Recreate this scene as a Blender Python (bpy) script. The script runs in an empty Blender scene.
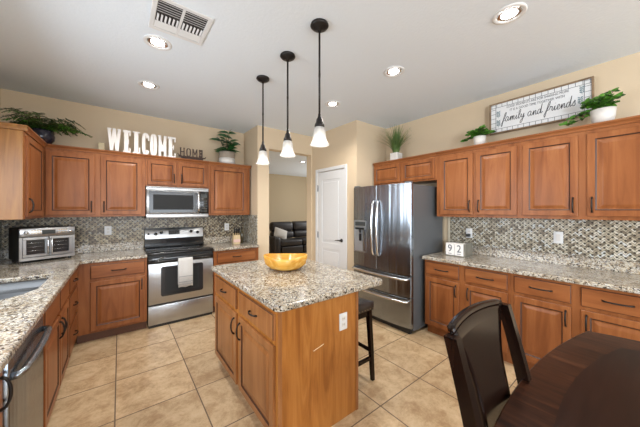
import bpy, bmesh, math, random
from mathutils import Vector, Matrix
random.seed(7)
PI = math.pi
S = bpy.context.scene
C = S.collection

# ------------------------------------------------------------ camera, sky, light, exposure
F, PSI, HC, CY = 258.5, 0.659, 1.456, 209.7
cam = bpy.data.cameras.new('camera'); camo = bpy.data.objects.new('camera', cam); C.objects.link(camo)
camo.location = (0, 0, HC); camo.rotation_euler = (PI/2, 0, -PSI)
cam.sensor_width = 36; cam.lens = F/640*36; cam.shift_y = -(213.5-CY)/640; cam.clip_start = .05
S.camera = camo
S.view_settings.view_transform = 'Standard'; S.view_settings.look = 'None'
S.view_settings.gamma = 1; S.view_settings.use_curve_mapping = False
S.view_settings.exposure = 0.42
world = bpy.data.worlds.new('sky'); S.world = world; world.use_nodes = True
world.node_tree.nodes['Background'].inputs[0].default_value = (.75, .87, 1, 1)
world.node_tree.nodes['Background'].inputs[1].default_value = 1.2
XL, XR, YB, ZC, YF = -1.03, 3.453, 4.371, 2.782, -5.6
CT = .914
def area(name, loc, rot, sx, sy, power, col=(1, 1, 1)):
    l = bpy.data.lights.new(name, 'AREA'); l.shape = 'RECTANGLE'; l.size = sx; l.size_y = sy
    l.energy = power; l.color = col
    o = bpy.data.objects.new(name, l); C.objects.link(o); o.location = loc; o.rotation_euler = rot
    return o
# daylight through the glass doors behind the camera, the window over the sink, the next room's window
area('daylight_rear', (1.2, YF+.06, 1.25), (math.radians(78), 0, 0), 3.4, 2.1, 128, (.86, .93, 1))
area('daylight_sink_window', (XL-.03, 1.95, 1.62), (0, math.radians(-66), 0), 1.0, 1.5, 34, (.88, .94, 1))
area('added_fill_dining_left', (XL-.03, -2.9, 1.45), (0, math.radians(-74), 0), 1.6, 1.6, 190, (.86, .93, 1))  # added source on the unseen left wall, fills light onto the right cabinets
area('daylight_next_room', (6.95, 6.2, 1.6), (0, PI/2, 0), 1.2, 2.2, 60, (1, .98, .94))
CAN_POWER, PEND_POWER = 42, .8

# ------------------------------------------------------------ materials
def new_mat(name):
    m = bpy.data.materials.new(name); m.use_nodes = True
    nt = m.node_tree; b = nt.nodes['Principled BSDF']
    return m, nt, b
def simple(name, col, rough=.5, metal=0, spec=None, emit=None, es=0, trans=0, bump=None):
    m, nt, b = new_mat(name)
    b.inputs['Base Color'].default_value = (*col, 1); b.inputs['Roughness'].default_value = rough
    b.inputs['Metallic'].default_value = metal
    if spec is not None: b.inputs['Specular IOR Level'].default_value = spec
    if trans: b.inputs['Transmission Weight'].default_value = trans
    if emit: b.inputs['Emission Color'].default_value = (*emit, 1); b.inputs['Emission Strength'].default_value = es
    sc, st, var = bump if bump else (60, .02, .04)
    tc = nt.nodes.new('ShaderNodeTexCoord'); n = nt.nodes.new('ShaderNodeTexNoise')
    n.inputs['Scale'].default_value = sc; n.inputs['Detail'].default_value = 3
    nt.links.new(tc.outputs['Object'], n.inputs['Vector'])
    if not trans:
        mx = nt.nodes.new('ShaderNodeMix'); mx.data_type = 'RGBA'
        mx.inputs[6].default_value = tuple(c*(1-var) for c in col)+(1,)
        mx.inputs[7].default_value = tuple(min(1, c*(1+var)) for c in col)+(1,)
        nt.links.new(n.outputs['Fac'], mx.inputs[0]); nt.links.new(mx.outputs[2], b.inputs['Base Color'])
        bp = nt.nodes.new('ShaderNodeBump'); bp.inputs['Strength'].default_value = st; bp.inputs['Distance'].default_value = .02
        nt.links.new(n.outputs['Fac'], bp.inputs['Height']); nt.links.new(bp.outputs['Normal'], b.inputs['Normal'])
    return m
def ramp(nt, stops, interp='LINEAR'):
    r = nt.nodes.new('ShaderNodeValToRGB'); r.color_ramp.interpolation = interp
    e = r.color_ramp.elements
    while len(e) < len(stops): e.new(.5)
    for k, (p, c) in enumerate(stops): e[k].position = p; e[k].color = (*c, 1)
    return r
def wood(name, dark, mid, light, axis='Z', rough=.35, sc=1.0, ring=0.0):
    m, nt, b = new_mat(name); L = nt.links.new; N = nt.nodes.new
    tc = N('ShaderNodeTexCoord'); mp = N('ShaderNodeMapping'); oi = N('ShaderNodeObjectInfo')
    s = {'Z': (9, 9, .9), 'X': (.9, 9, 9), 'Y': (9, .9, 9)}[axis]
    mp.inputs['Scale'].default_value = tuple(v*sc for v in s)
    ml = N('ShaderNodeMath'); ml.operation = 'MULTIPLY'; ml.inputs[1].default_value = 13.7
    L(oi.outputs['Random'], ml.inputs[0]); cb = N('ShaderNodeCombineXYZ')
    for k in range(3): L(ml.outputs[0], cb.inputs[k])
    L(cb.outputs[0], mp.inputs['Location']); L(tc.outputs['Object'], mp.inputs['Vector'])
    n = N('ShaderNodeTexNoise'); n.inputs['Scale'].default_value = 1.6; n.inputs['Detail'].default_value = 6
    n.inputs['Roughness'].default_value = .6; n.inputs['Distortion'].default_value = .6+ring
    L(mp.outputs[0], n.inputs['Vector'])
    n2 = N('ShaderNodeTexNoise'); n2.inputs['Scale'].default_value = 1.6; n2.inputs['Detail'].default_value = 2
    L(tc.outputs['Object'], n2.inputs['Vector'])
    ad = N('ShaderNodeMath'); ad.operation = 'MULTIPLY_ADD'; ad.inputs[1].default_value = .45
    L(n2.outputs['Fac'], ad.inputs[0])
    sb = N('ShaderNodeMath'); sb.operation = 'SUBTRACT'; sb.inputs[1].default_value = .22; L(n.outputs['Fac'], sb.inputs[0])
    L(sb.outputs[0], ad.inputs[2])
    r = ramp(nt, [(.3, dark), (.5, mid), (.72, light)]); L(ad.outputs[0], r.inputs[0]); L(r.outputs[0], b.inputs['Base Color'])
    b.inputs['Roughness'].default_value = rough
    bp = N('ShaderNodeBump'); bp.inputs['Strength'].default_value = .06; bp.inputs['Distance'].default_value = .005
    L(n.outputs['Fac'], bp.inputs['Height']); L(bp.outputs[0], b.inputs['Normal'])
    return m
def granite(name):
    m, nt, b = new_mat(name); L = nt.links.new; N = nt.nodes.new
    tc = N('ShaderNodeTexCoord')
    n0 = N('ShaderNodeTexNoise'); n0.inputs['Scale'].default_value = 28; n0.inputs['Detail'].default_value = 3
    L(tc.outputs['Object'], n0.inputs['Vector'])
    mxv = N('ShaderNodeMix'); mxv.data_type = 'RGBA'; mxv.inputs[0].default_value = .045
    L(tc.outputs['Object'], mxv.inputs[6]); L(n0.outputs['Color'], mxv.inputs[7])
    v = N('ShaderNodeTexVoronoi'); v.inputs['Scale'].default_value = 105; L(mxv.outputs[2], v.inputs['Vector'])
    sep = N('ShaderNodeSeparateColor'); L(v.outputs['Color'], sep.inputs[0])
    r = ramp(nt, [(0, (.045, .038, .034)), (.09, (.20, .16, .125)), (.22, (.36, .29, .21)), (.36, (.42, .39, .35)),
                  (.55, (.54, .50, .42)), (.78, (.60, .585, .55)), (.93, (.26, .255, .26))], 'CONSTANT')
    L(sep.outputs[0], r.inputs[0])
    n1 = N('ShaderNodeTexNoise'); n1.inputs['Scale'].default_value = 9; n1.inputs['Detail'].default_value = 5
    L(tc.outputs['Object'], n1.inputs['Vector'])
    r1 = ramp(nt, [(.35, (.62, .54, .44)), (.5, (.85, .82, .76)), (.7, (.93, .92, .90))]); L(n1.outputs['Fac'], r1.inputs[0])
    mu = N('ShaderNodeMix'); mu.data_type = 'RGBA'; mu.blend_type = 'MULTIPLY'; mu.inputs[0].default_value = .75
    L(r.outputs[0], mu.inputs[6]); L(r1.outputs[0], mu.inputs[7])
    n2 = N('ShaderNodeTexNoise'); n2.inputs['Scale'].default_value = 120; n2.inputs['Detail'].default_value = 2
    L(tc.outputs['Object'], n2.inputs['Vector'])
    r2 = ramp(nt, [(.60, (0, 0, 0)), (.66, (1, 1, 1))]); L(n2.outputs['Fac'], r2.inputs[0])
    mk = N('ShaderNodeMix'); mk.data_type = 'RGBA'; L(r2.outputs[0], mk.inputs[0]); L(mu.outputs[2], mk.inputs[6])
    mk.inputs[7].default_value = (.05, .045, .04, 1)
    L(mk.outputs[2], b.inputs['Base Color']); b.inputs['Roughness'].default_value = .14
    return m
def herringbone(name, ax, unit=.0145, colours=None):
    """herringbone mosaic of 1 x 2 pieces turned 45 degrees; ax = which object axis runs along the wall"""
    m, nt, b = new_mat(name); L = nt.links.new; N = nt.nodes.new
    def M(op, a, b_=None, c=None):
        n = N('ShaderNodeMath'); n.operation = op
        for k, x in enumerate((a, b_, c)):
            if x is None: continue
            if isinstance(x, (int, float)): n.inputs[k].default_value = x
            else: L(x, n.inputs[k])
        return n.outputs[0]
    tc = N('ShaderNodeTexCoord'); sp = N('ShaderNodeSeparateXYZ'); L(tc.outputs['Object'], sp.inputs[0])
    a = sp.outputs[ax]; z = sp.outputs[2]; k = .7071/unit
    u = M('MULTIPLY', M('ADD', a, z), k); v = M('MULTIPLY', M('SUBTRACT', z, a), k)
    i = M('FLOOR', u); j = M('FLOOR', v); fx = M('FRACT', u); fy = M('FRACT', v)
    kk = M('FLOORED_MODULO', M('SUBTRACT', i, j), 4.0)
    is0 = M('COMPARE', kk, 0.0, .3); is1 = M('COMPARE', kk, 1.0, .3); is2 = M('COMPARE', kk, 2.0, .3); is3 = M('COMPARE', kk, 3.0, .3)
    gap = .09
    el = M('MULTIPLY', M('LESS_THAN', fx, gap), M('SUBTRACT', 1.0, is1)); er = M('MULTIPLY', M('GREATER_THAN', fx, 1-gap), M('SUBTRACT', 1.0, is0))
    eb = M('MULTIPLY', M('LESS_THAN', fy, gap), M('SUBTRACT', 1.0, is2)); et = M('MULTIPLY', M('GREATER_THAN', fy, 1-gap), M('SUBTRACT', 1.0, is3))
    g = M('MINIMUM', M('ADD', M('ADD', el, er), M('ADD', eb, et)), 1.0)
    cb = N('ShaderNodeCombineXYZ'); L(M('SUBTRACT', i, is1), cb.inputs[0]); L(M('ADD', j, is3), cb.inputs[1])
    L(M('ADD', is2, is3), cb.inputs[2])
    wn = N('ShaderNodeTexWhiteNoise'); L(cb.outputs[0], wn.inputs['Vector'])
    iu = M('ABSOLUTE', M('SUBTRACT', M('FLOORED_MODULO', M('ADD', u, 1.0), 2.0), 1.0)); iv = M('ABSOLUTE', M('SUBTRACT', M('FLOORED_MODULO', M('ADD', v, 1.0), 2.0), 1.0))
    dot = M('MULTIPLY', M('LESS_THAN', iu, .42), M('LESS_THAN', iv, .42))
    r = ramp(nt, colours or [(0, (.10, .08, .055)), (.14, (.20, .165, .11)), (.34, (.30, .26, .18)), (.52, (.38, .34, .25)), (.72, (.46, .43, .34)), (.88, (.44, .45, .42))], 'CONSTANT')
    L(wn.outputs['Value'], r.inputs[0])
    mx = N('ShaderNodeMix'); mx.data_type = 'RGBA'; L(g, mx.inputs[0]); L(r.outputs[0], mx.inputs[6]); mx.inputs[7].default_value = (.13, .11, .085, 1)
    md = N('ShaderNodeMix'); md.data_type = 'RGBA'; L(dot, md.inputs[0]); L(mx.outputs[2], md.inputs[6]); md.inputs[7].default_value = (.030, .024, .018, 1)
    L(md.outputs[2], b.inputs['Base Color'])
    L(M('MULTIPLY_ADD', g, .4, .28), b.inputs['Roughness'])
    bp = N('ShaderNodeBump'); bp.inputs['Strength'].default_value = .35; bp.inputs['Distance'].default_value = .002
    L(M('SUBTRACT', 1.0, g), bp.inputs['Height']); L(bp.outputs[0], b.inputs['Normal'])
    return m
def tile_floor(name):
    m, nt, b = new_mat(name); L = nt.links.new; N = nt.nodes.new
    def M(op, a, b_=None, c=None):
        n = N('ShaderNodeMath'); n.operation = op
        for k, x in enumerate((a, b_, c)):
            if x is None: continue
            if isinstance(x, (int, float)): n.inputs[k].default_value = x
            else: L(x, n.inputs[k])
        return n.outputs[0]
    tc = N('ShaderNodeTexCoord'); sp = N('ShaderNodeSeparateXYZ'); L(tc.outputs['Object'], sp.inputs[0])
    u = M('DIVIDE', M('ADD', sp.outputs[0], .027), .5185); v = M('DIVIDE', M('SUBTRACT', sp.outputs[1], .204), .5185)
    i = M('FLOOR', u); j = M('FLOOR', v); fx = M('FRACT', u); fy = M('FRACT', v)
    g = .008
    ed = M('MINIMUM', M('MINIMUM', fx, M('SUBTRACT', 1.0, fx)), M('MINIMUM', fy, M('SUBTRACT', 1.0, fy)))
    gr = M('LESS_THAN', ed, g)
    cb = N('ShaderNodeCombineXYZ'); L(i, cb.inputs[0]); L(j, cb.inputs[1])
    wn = N('ShaderNodeTexWhiteNoise'); L(cb.outputs[0], wn.inputs['Vector'])
    ad = N('ShaderNodeVectorMath'); ad.operation = 'MULTIPLY_ADD'; L(wn.outputs['Color'], ad.inputs[0]); ad.inputs[1].default_value = (9, 9, 9); L(tc.outputs['Object'], ad.inputs[2])
    n1 = N('ShaderNodeTexNoise'); n1.inputs['Scale'].default_value = 6.5; n1.inputs['Detail'].default_value = 10; n1.inputs['Roughness'].default_value = .80; n1.inputs['Distortion'].default_value = .25
    L(ad.outputs[0], n1.inputs['Vector'])
    r = ramp(nt, [(.30, (.33, .19, .090)), (.44, (.47, .32, .180)), (.54, (.60, .44, .265)), (.70, (.71, .56, .37))]); L(n1.outputs['Fac'], r.inputs[0])
    tint = M('MULTIPLY_ADD', wn.outputs['Value'], .16, .90)
    mt = N('ShaderNodeMix'); mt.data_type = 'RGBA'; mt.blend_type = 'MULTIPLY'; mt.inputs[0].default_value = 1
    L(r.outputs[0], mt.inputs[6]); L(tint, mt.inputs[7])
    mx = N('ShaderNodeMix'); mx.data_type = 'RGBA'; L(gr, mx.inputs[0]); L(mt.outputs[2], mx.inputs[6]); mx.inputs[7].default_value = (.15, .105, .07, 1)
    L(mx.outputs[2], b.inputs['Base Color'])
    L(M('MULTIPLY_ADD', gr, .4, .36), b.inputs['Roughness'])
    bp = N('ShaderNodeBump'); bp.inputs['Strength'].default_value = .3; bp.inputs['Distance'].default_value = .003
    L(M('SUBTRACT', M('MULTIPLY', n1.outputs['Fac'], .3), gr), bp.inputs['Height']); L(bp.outputs[0], b.inputs['Normal'])
    return m
ANISO = 0.0
def brushed(name, col, rough=.28, axis=2, streak=.12, wave=.010):
    m, nt, b = new_mat(name); L = nt.links.new; N = nt.nodes.new
    tc = N('ShaderNodeTexCoord'); mp = N('ShaderNodeMapping')
    s = [220, 220, 220]; s[axis] = 2
    mp.inputs['Scale'].default_value = s; L(tc.outputs['Object'], mp.inputs['Vector'])
    n = N('ShaderNodeTexNoise'); n.inputs['Scale'].default_value = 1; n.inputs['Detail'].default_value = 2; L(mp.outputs[0], n.inputs['Vector'])
    mr = N('ShaderNodeMapRange'); mr.inputs[3].default_value = max(.02, rough-streak/2); mr.inputs[4].default_value = rough+streak/2
    L(n.outputs['Fac'], mr.inputs[0]); L(mr.outputs[0], b.inputs['Roughness'])
    b.inputs['Base Color'].default_value = (*col, 1); b.inputs['Metallic'].default_value = 1
    tg = N('ShaderNodeTangent'); tg.direction_type = 'RADIAL'; tg.axis = 'Z'; L(tg.outputs[0], b.inputs['Tangent'])
    n3 = N('ShaderNodeTexNoise'); n3.inputs['Scale'].default_value = 1; n3.inputs['Detail'].default_value = 1; mp3 = N('ShaderNodeMapping')
    mp3.inputs['Scale'].default_value = (13, 13, .7); L(tc.outputs['Object'], mp3.inputs['Vector']); L(mp3.outputs[0], n3.inputs['Vector'])
    bp = N('ShaderNodeBump'); bp.inputs['Strength'].default_value = 1; bp.inputs['Distance'].default_value = wave; L(n3.outputs['Fac'], bp.inputs['Height']); L(bp.outputs[0], b.inputs['Normal'])
    b.inputs['Anisotropic'].default_value = .8; b.inputs['Anisotropic Rotation'].default_value = ANISO
    return m
M = {}
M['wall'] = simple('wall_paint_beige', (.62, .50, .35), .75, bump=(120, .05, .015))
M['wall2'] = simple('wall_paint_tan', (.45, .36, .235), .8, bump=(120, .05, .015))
M['ceil'] = simple('ceiling_texture', (.73, .795, .865), .85, bump=(45, .09, .012))
M['white'] = simple('white_trim_paint', (.70, .71, .72), .4)
M['floor'] = tile_floor('travertine_floor_tile')
M['cab'] = wood('maple_cabinet', (.180, .056, .0165), (.252, .087, .028), (.315, .122, .043), 'Z', .33)
M['cabh'] = wood('maple_cabinet_horizontal', (.180, .056, .0165), (.252, .087, .028), (.315, .122, .043), 'X', .33)
for _k in ('cab', 'cabh'): M[_k].node_tree.nodes['Principled BSDF'].inputs['Specular IOR Level'].default_value = .26
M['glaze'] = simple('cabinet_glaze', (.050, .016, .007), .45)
M['oak'] = wood('golden_oak_panel', (.25, .080, .011), (.37, .138, .025), (.47, .205, .050), 'Z', .32, .8, 1.4)
M['gold'] = wood('golden_end_panel', (.19, .074, .014), (.26, .110, .023), (.32, .148, .036), 'Z', .4, .8, 1.2)
M['isl'] = wood('island_oak', (.19, .066, .016), (.28, .110, .034), (.36, .16, .06), 'Z', .32)
M['steels'] = simple('sink_steel', (.085, .088, .092), .34, .85)
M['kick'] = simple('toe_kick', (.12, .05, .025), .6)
M['granite'] = granite('speckled_granite')
M['mosB'] = herringbone('mosaic_back_shaded', 0, .0195, [(0, (.075, .052, .030)), (.18, (.17, .125, .075)), (.36, (.27, .21, .125)), (.55, (.36, .30, .19)), (.75, (.44, .385, .27)), (.90, (.36, .34, .28))])  # same tile as mosR, the back wall's shade put into darker colours
M['mosR'] = herringbone('mosaic_lit_tone', 1, .0175, [(0, (.16, .13, .09)), (.14, (.30, .255, .18)), (.34, (.42, .375, .28)), (.52, (.50, .46, .36)), (.72, (.60, .57, .48)), (.88, (.58, .60, .58))])  # same tile again, the right wall's brighter light put into paler colours
M['steel'] = brushed('stainless_steel', (.46, .475, .495), .30, 0, 0, .0025)
M['steelv'] = brushed('stainless_dark', (.29, .325, .37), .24, 0, 0)
M['chrome'] = simple('polished_steel', (.75, .76, .77), .15, 1)
M['fside'] = simple('fridge_side_grey', (.115, .122, .130), .42, .2)
M['black'] = simple('black_gloss', (.012, .012, .013), .12)
M['blackm'] = simple('black_matte', (.02, .02, .02), .5)
M['bronze'] = simple('dark_bronze', (.022, .019, .018), .40, .6)
M['dgrey'] = simple('display_grey', (.045, .05, .05), .35, spec=.3)
M['screen'] = simple('dark_screen', (.022, .023, .024), .55, spec=.2)
M['glassdark'] = simple('oven_glass', (.025, .026, .028), .08)
M['espresso'] = wood('espresso_wood', (.008, .0035, .0025), (.010, .0042, .0027), (.020, .0085, .005), 'Z', .20)
M['espresso'].node_tree.nodes['Principled BSDF'].inputs['Specular IOR Level'].default_value = .22
M['tableband'] = wood('table_band', (.010, .0038, .0025), (.034, .0115, .0055), (.075, .028, .013), 'Y', .30, 2.2)
M['tablein'] = wood('table_inlay', (.010, .0042, .0035), (.015, .006, .0045), (.021, .0085, .006), 'X', .30, 1.5)
for _k in ('tableband', 'tablein'): M[_k].node_tree.nodes['Principled BSDF'].inputs['Specular IOR Level'].default_value = .22
M['leather'] = simple('black_leather', (.028, .021, .019), .34, bump=(90, .15, .1))
M['brass'] = simple('nailheads', (.42, .34, .22), .3, 1)
M['leaf'] = simple('leaf_green', (.085, .25, .022), .45, bump=(25, .02, .35))
M['leafd'] = simple('leaf_dark', (.030, .085, .014), .45, bump=(25, .02, .4))
M['rubber'] = simple('rubber_leaf', (.025, .10, .025), .3, bump=(25, .02, .3))
M['grass'] = simple('grass_green', (.10, .17, .04), .55, bump=(25, .02, .4))
M['stem'] = simple('stem_brown', (.08, .06, .025), .6)
M['potw'] = simple('white_ceramic', (.66, .64, .61), .4)
M['pott'] = simple('taupe_ceramic', (.33, .28, .225), .6)
M['potd'] = simple('dark_glazed_pot', (.02, .018, .03), .12)
M['soil'] = simple('soil', (.04, .028, .018), .9)
M['letter'] = simple('whitewashed_wood', (.78, .75, .73), .65, bump=(45, .08, .05))
M['iron'] = simple('brown_iron', (.07, .045, .035), .5, .4)
M['ink'] = simple('black_ink', (.03, .03, .035), .7)
M['inkg'] = simple('grey_ink', (.10, .11, .13), .7)
M['inkb'] = simple('blue_green_ink', (.16, .24, .27), .7)
M['board'] = simple('white_board', (.76, .77, .78), .6)
M['frame'] = wood('weathered_frame', (.14, .085, .045), (.23, .15, .085), (.30, .20, .12), 'Y', .6)
M['bowl'] = wood('yellow_wood_bowl', (.50, .20, .02), (.64, .32, .045), (.74, .46, .12), 'X', .22, .8, 1)
M['red'] = simple('dark_red', (.25, .03, .03), .5)
M['towel'] = simple('towel_cloth', (.62, .61, .59), .9, bump=(220, .4, .12))
M['towels'] = simple('towel_stripe', (.32, .32, .33), .9)
M['pillow'] = simple('pillow_grey', (.48, .46, .43), .9, bump=(60, .2, .15))
M['sofa'] = simple('dark_leather_sofa', (.016, .014, .015), .4, bump=(20, .2, .2))
M['knifewood'] = wood('pale_wood_block', (.38, .26, .12), (.50, .37, .20), (.60, .47, .28), 'Z', .5)
M['canlight'] = simple('lamp_disc', (1, 1, 1), .5, emit=(1, .97, .93), es=14)
M['bulb'] = simple('bulb', (1, 1, 1), .5, emit=(1, .95, .88), es=1.6)
def shade_mat():
    m, nt, b = new_mat('ribbed_glass_shade'); L = nt.links.new; N = nt.nodes.new
    tr = N('ShaderNodeBsdfTranslucent'); tr.inputs[0].default_value = (.55, .54, .53, 1)
    tp = N('ShaderNodeBsdfTransparent'); mx = N('ShaderNodeMixShader'); mx.inputs[0].default_value = .55
    b.inputs['Base Color'].default_value = (.50, .50, .49, 1); b.inputs['Roughness'].default_value = .15
    w = N('ShaderNodeTexNoise'); w.inputs['Scale'].default_value = 90
    tc = N('ShaderNodeTexCoord'); L(tc.outputs['Object'], w.inputs['Vector'])
    bp = N('ShaderNodeBump'); bp.inputs['Strength'].default_value = .4; L(w.outputs['Fac'], bp.inputs['Height']); L(bp.outputs[0], b.inputs['Normal'])
    m2 = N('ShaderNodeMixShader'); m2.inputs[0].default_value = .35; L(mx.outputs[0], m2.inputs[1]); L(tp.outputs[0], m2.inputs[2])
    L(b.outputs[0], mx.inputs[1]); L(tr.outputs[0], mx.inputs[2])
    L(m2.outputs[0], nt.nodes['Material Output'].inputs[0])
    return m
M['shade'] = shade_mat()

# ------------------------------------------------------------ mesh helpers
class MB:
    """collects shapes into ONE mesh"""
    def __init__(self): self.bm = bmesh.new()
    def _merge(self, b2, mat=0, smooth=False, mx=None):
        if mx is not None: b2.transform(mx)
        for f in b2.faces: f.material_index = mat; f.smooth = smooth
        me = bpy.data.meshes.new('tmp'); b2.to_mesh(me); b2.free(); self.bm.from_mesh(me); bpy.data.meshes.remove(me)
    def box(self, x0, x1, y0, y1, z0, z1, bev=0, seg=1, mat=0, mx=None):
        b = bmesh.new(); bmesh.ops.create_cube(b, size=1)
        for v in b.verts: v.co = ((x0+x1)/2+v.co.x*(x1-x0), (y0+y1)/2+v.co.y*(y1-y0), (z0+z1)/2+v.co.z*(z1-z0))
        if bev: bmesh.ops.bevel(b, geom=b.edges[:], offset=bev, segments=seg, profile=.5, affect='EDGES')
        self._merge(b, mat, bev > 0 and seg > 1, mx); return self
    def prism(self, pts, z0, z1, bev=0, seg=2, mat=0, holes=(), mx=None, smooth=False):
        b = bmesh.new()
        es = []
        for loop in [pts]+list(holes):
            vs = [b.verts.new((p[0], p[1], z0)) for p in loop]
            es += [b.edges.new((vs[k], vs[(k+1) % len(vs)])) for k in range(len(vs))]
        if holes: bmesh.ops.triangle_fill(b, use_beauty=True, use_dissolve=False, edges=es)
        else: b.faces.new(b.verts[:])
        r = bmesh.ops.extrude_face_region(b, geom=b.faces[:])
        for v in [g for g in r['geom'] if isinstance(g, bmesh.types.BMVert)]: v.co.z = z1
        bmesh.ops.recalc_face_normals(b, faces=b.faces[:])
        if bev:
            sharp = [e for e in b.edges if len(e.link_faces) == 2 and e.calc_face_angle(0) > .9]
            bmesh.ops.bevel(b, geom=sharp, offset=bev, segments=seg, profile=.5, affect='EDGES')
        self._merge(b, mat, smooth, mx); return self
    def lathe(self, prof, n=24, cx=0, cy=0, mat=0, smooth=True, mx=None, ribs=0):
        b = bmesh.new(); rings = []
        for r, z in prof:
            if r < 1e-5: rings.append([b.verts.new((cx, cy, z))])
            else: rings.append([b.verts.new((cx+(r*(1+ribs*(-1)**k))*math.cos(2*PI*k/n), cy+(r*(1+ribs*(-1)**k))*math.sin(2*PI*k/n), z)) for k in range(n)])
        for a, c in zip(rings, rings[1:]):
            for k in range(n):
                k2 = (k+1) % n
                if len(a) == 1 and len(c) == 1: continue
                if len(a) == 1: b.faces.new((a[0], c[k2], c[k]))
                elif len(c) == 1: b.faces.new((a[k], a[k2], c[0]))
                else: b.faces.new((a[k], a[k2], c[k2], c[k]))
        bmesh.ops.recalc_face_normals(b, faces=b.faces[:])
        self._merge(b, mat, smooth, mx); return self
    def tube(self, pts, r, n=8, mat=0, mx=None, flat=1.0):
        """round bar along pts; r a number or one per point"""
        pts = [Vector(p) for p in pts]; rs = r if isinstance(r, (list, tuple)) else [r]*len(pts)
        b = bmesh.new(); rings = []; up = None
        for k, p in enumerate(pts):
            t = (pts[min(k+1, len(pts)-1)]-pts[max(k-1, 0)]).normalized()
            if up is None: up = Vector((0, 0, 1)) if abs(t.z) < .9 else Vector((1, 0, 0))
            s = t.cross(up).normalized(); up = s.cross(t).normalized()
            rings.append([b.verts.new(p+(s*math.cos(2*PI*q/n)+up*math.sin(2*PI*q/n)*flat)*rs[k]) for q in range(n)])
        for a, c in zip(rings, rings[1:]):
            for q in range(n): b.faces.new((a[q], a[(q+1) % n], c[(q+1) % n], c[q]))
        b.faces.new(rings[0]); b.faces.new(rings[-1])
        bmesh.ops.recalc_face_normals(b, faces=b.faces[:])
        self._merge(b, mat, True, mx); return self
    def grid(self, rows, mat=0, smooth=True, closed=False, mx=None):
        b = bmesh.new(); R = [[b.verts.new(p) for p in row] for row in rows]
        for a, c in zip(R, R[1:]):
            m = len(a); rng = range(m) if closed else range(m-1)
            for k in rng: b.faces.new((a[k], a[(k+1) % m], c[(k+1) % m], c[k]))
        self._merge(b, mat, smooth, mx); return self
    def slab(self, rows, off, mat=0, mx=None):
        """closed sheet with thickness: rows of points, off = vector thickness"""
        off = Vector(off); b = bmesh.new()
        A = [[b.verts.new(p) for p in row] for row in rows]; B = [[b.verts.new(Vector(p)+off) for p in row] for row in rows]
        n, m = len(A), len(A[0])
        for i in range(n-1):
            for j in range(m-1):
                b.faces.new((A[i][j], A[i][j+1], A[i+1][j+1], A[i+1][j])); b.faces.new((B[i][j], B[i+1][j], B[i+1][j+1], B[i][j+1]))
        for i in range(n-1):
            b.faces.new((A[i][0], A[i+1][0], B[i+1][0], B[i][0])); b.faces.new((A[i][m-1], B[i][m-1], B[i+1][m-1], A[i+1][m-1]))
        for j in range(m-1):
            b.faces.new((A[0][j], B[0][j], B[0][j+1], A[0][j+1])); b.faces.new((A[n-1][j], A[n-1][j+1], B[n-1][j+1], B[n-1][j]))
        bmesh.ops.recalc_face_normals(b, faces=b.faces[:])
        self._merge(b, mat, True, mx); return self
    def leaf(self, base, d, ln, wd, up=Vector((0, 0, 1)), curl=.25, mat=0, th=None):
        """one real leaf blade: folded along the midrib and bent"""
        d = Vector(d).normalized(); s = d.cross(up)
        if s.length < .05: s = d.cross(Vector((1, 0, 0)))
        s.normalize(); n = s.cross(d).normalized(); b = self.bm; base = Vector(base)
        prof = [(0, .04), (.2, .75), (.45, 1), (.75, .7), (1, .04)]
        L_ = []; 
        for t, w in prof:
            c = base+d*ln*t-n*(curl*ln*t*t)
            L_.append((b.verts.new(c+s*wd/2*w+n*wd*.12*w), b.verts.new(c), b.verts.new(c-s*wd/2*w+n*wd*.12*w)))
        for a, c in zip(L_, L_[1:]):
            for k in (0, 1):
                f = b.faces.new((a[k], a[k+1], c[k+1], c[k])); f.material_index = mat; f.smooth = True
        return self
    def build(self, name, mats, parent=None, loc=(0, 0, 0), rz=0):
        me = bpy.data.meshes.new(name); self.bm.to_mesh(me); self.bm.free()
        o = bpy.data.objects.new(name, me); C.objects.link(o)
        for m in (mats if isinstance(mats, (list, tuple)) else [mats]): me.materials.append(m)
        o.parent = parent; o.location = loc; o.rotation_euler = (0, 0, rz)
        return o
def thing(name, label, cat, loc=(0, 0, 0), rz=0, group=None):
    o = bpy.data.objects.new(name, None); C.objects.link(o); o.empty_display_size = .05
    o.location = loc; o.rotation_euler = (0, 0, rz); return tag(o, label, cat, group)
def tag(o, label, cat, group=None):
    o['label'] = label; o['category'] = cat
    if group: o['group'] = group
    return o
def structure(o): o['kind'] = 'structure'; return o
def copy_tree(o, parent=None):
    c = o.copy(); C.objects.link(c); c.parent = parent
    for ch in [x for x in S.objects if x.parent == o]: copy_tree(ch, c)
    return c
def rrect(x0, x1, y0, y1, r, n=5):
    out = []
    for cx, cy, a in ((x1-r, y0+r, -PI/2), (x1-r, y1-r, 0), (x0+r, y1-r, PI/2), (x0+r, y0+r, PI)):
        for k in range(n+1): t = a+PI/2*k/n; out.append((cx+r*math.cos(t), cy+r*math.sin(t)))
    return out

# ------------------------------------------------------------ the room
YP, XP, YM, XRET = 2.687, 2.763, 3.803, 1.707
T = .14
structure(MB().box(XL-.3, 7.3, YF-.3, 9.0, -.12, 0).build('floor', M['floor']))
structure(MB().box(XL-.3, 7.3, YF-.3, 9.0, ZC, ZC+.12).build('ceiling', M['ceil']))
structure(MB().box(XL-T, XRET, YB, YB+T, 0, ZC).build('wall_back', M['wall']))
w = MB().box(XRET, XRET+.10, YM, 8.65, 0, ZC)                          # return wall beside the cabinets, running on as the next room's side
structure(w.build('wall_return', M['wall']))
OX0, OX1, OZ = 1.905, 2.742, 2.443
w = MB().box(XRET+.10, OX0, YM, YM+T, 0, ZC).box(OX1, XP, YM, YM+T, 0, ZC).box(OX0, OX1, YM, YM+T, OZ, ZC)
structure(w.build('wall_opening', M['wall']))
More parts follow.
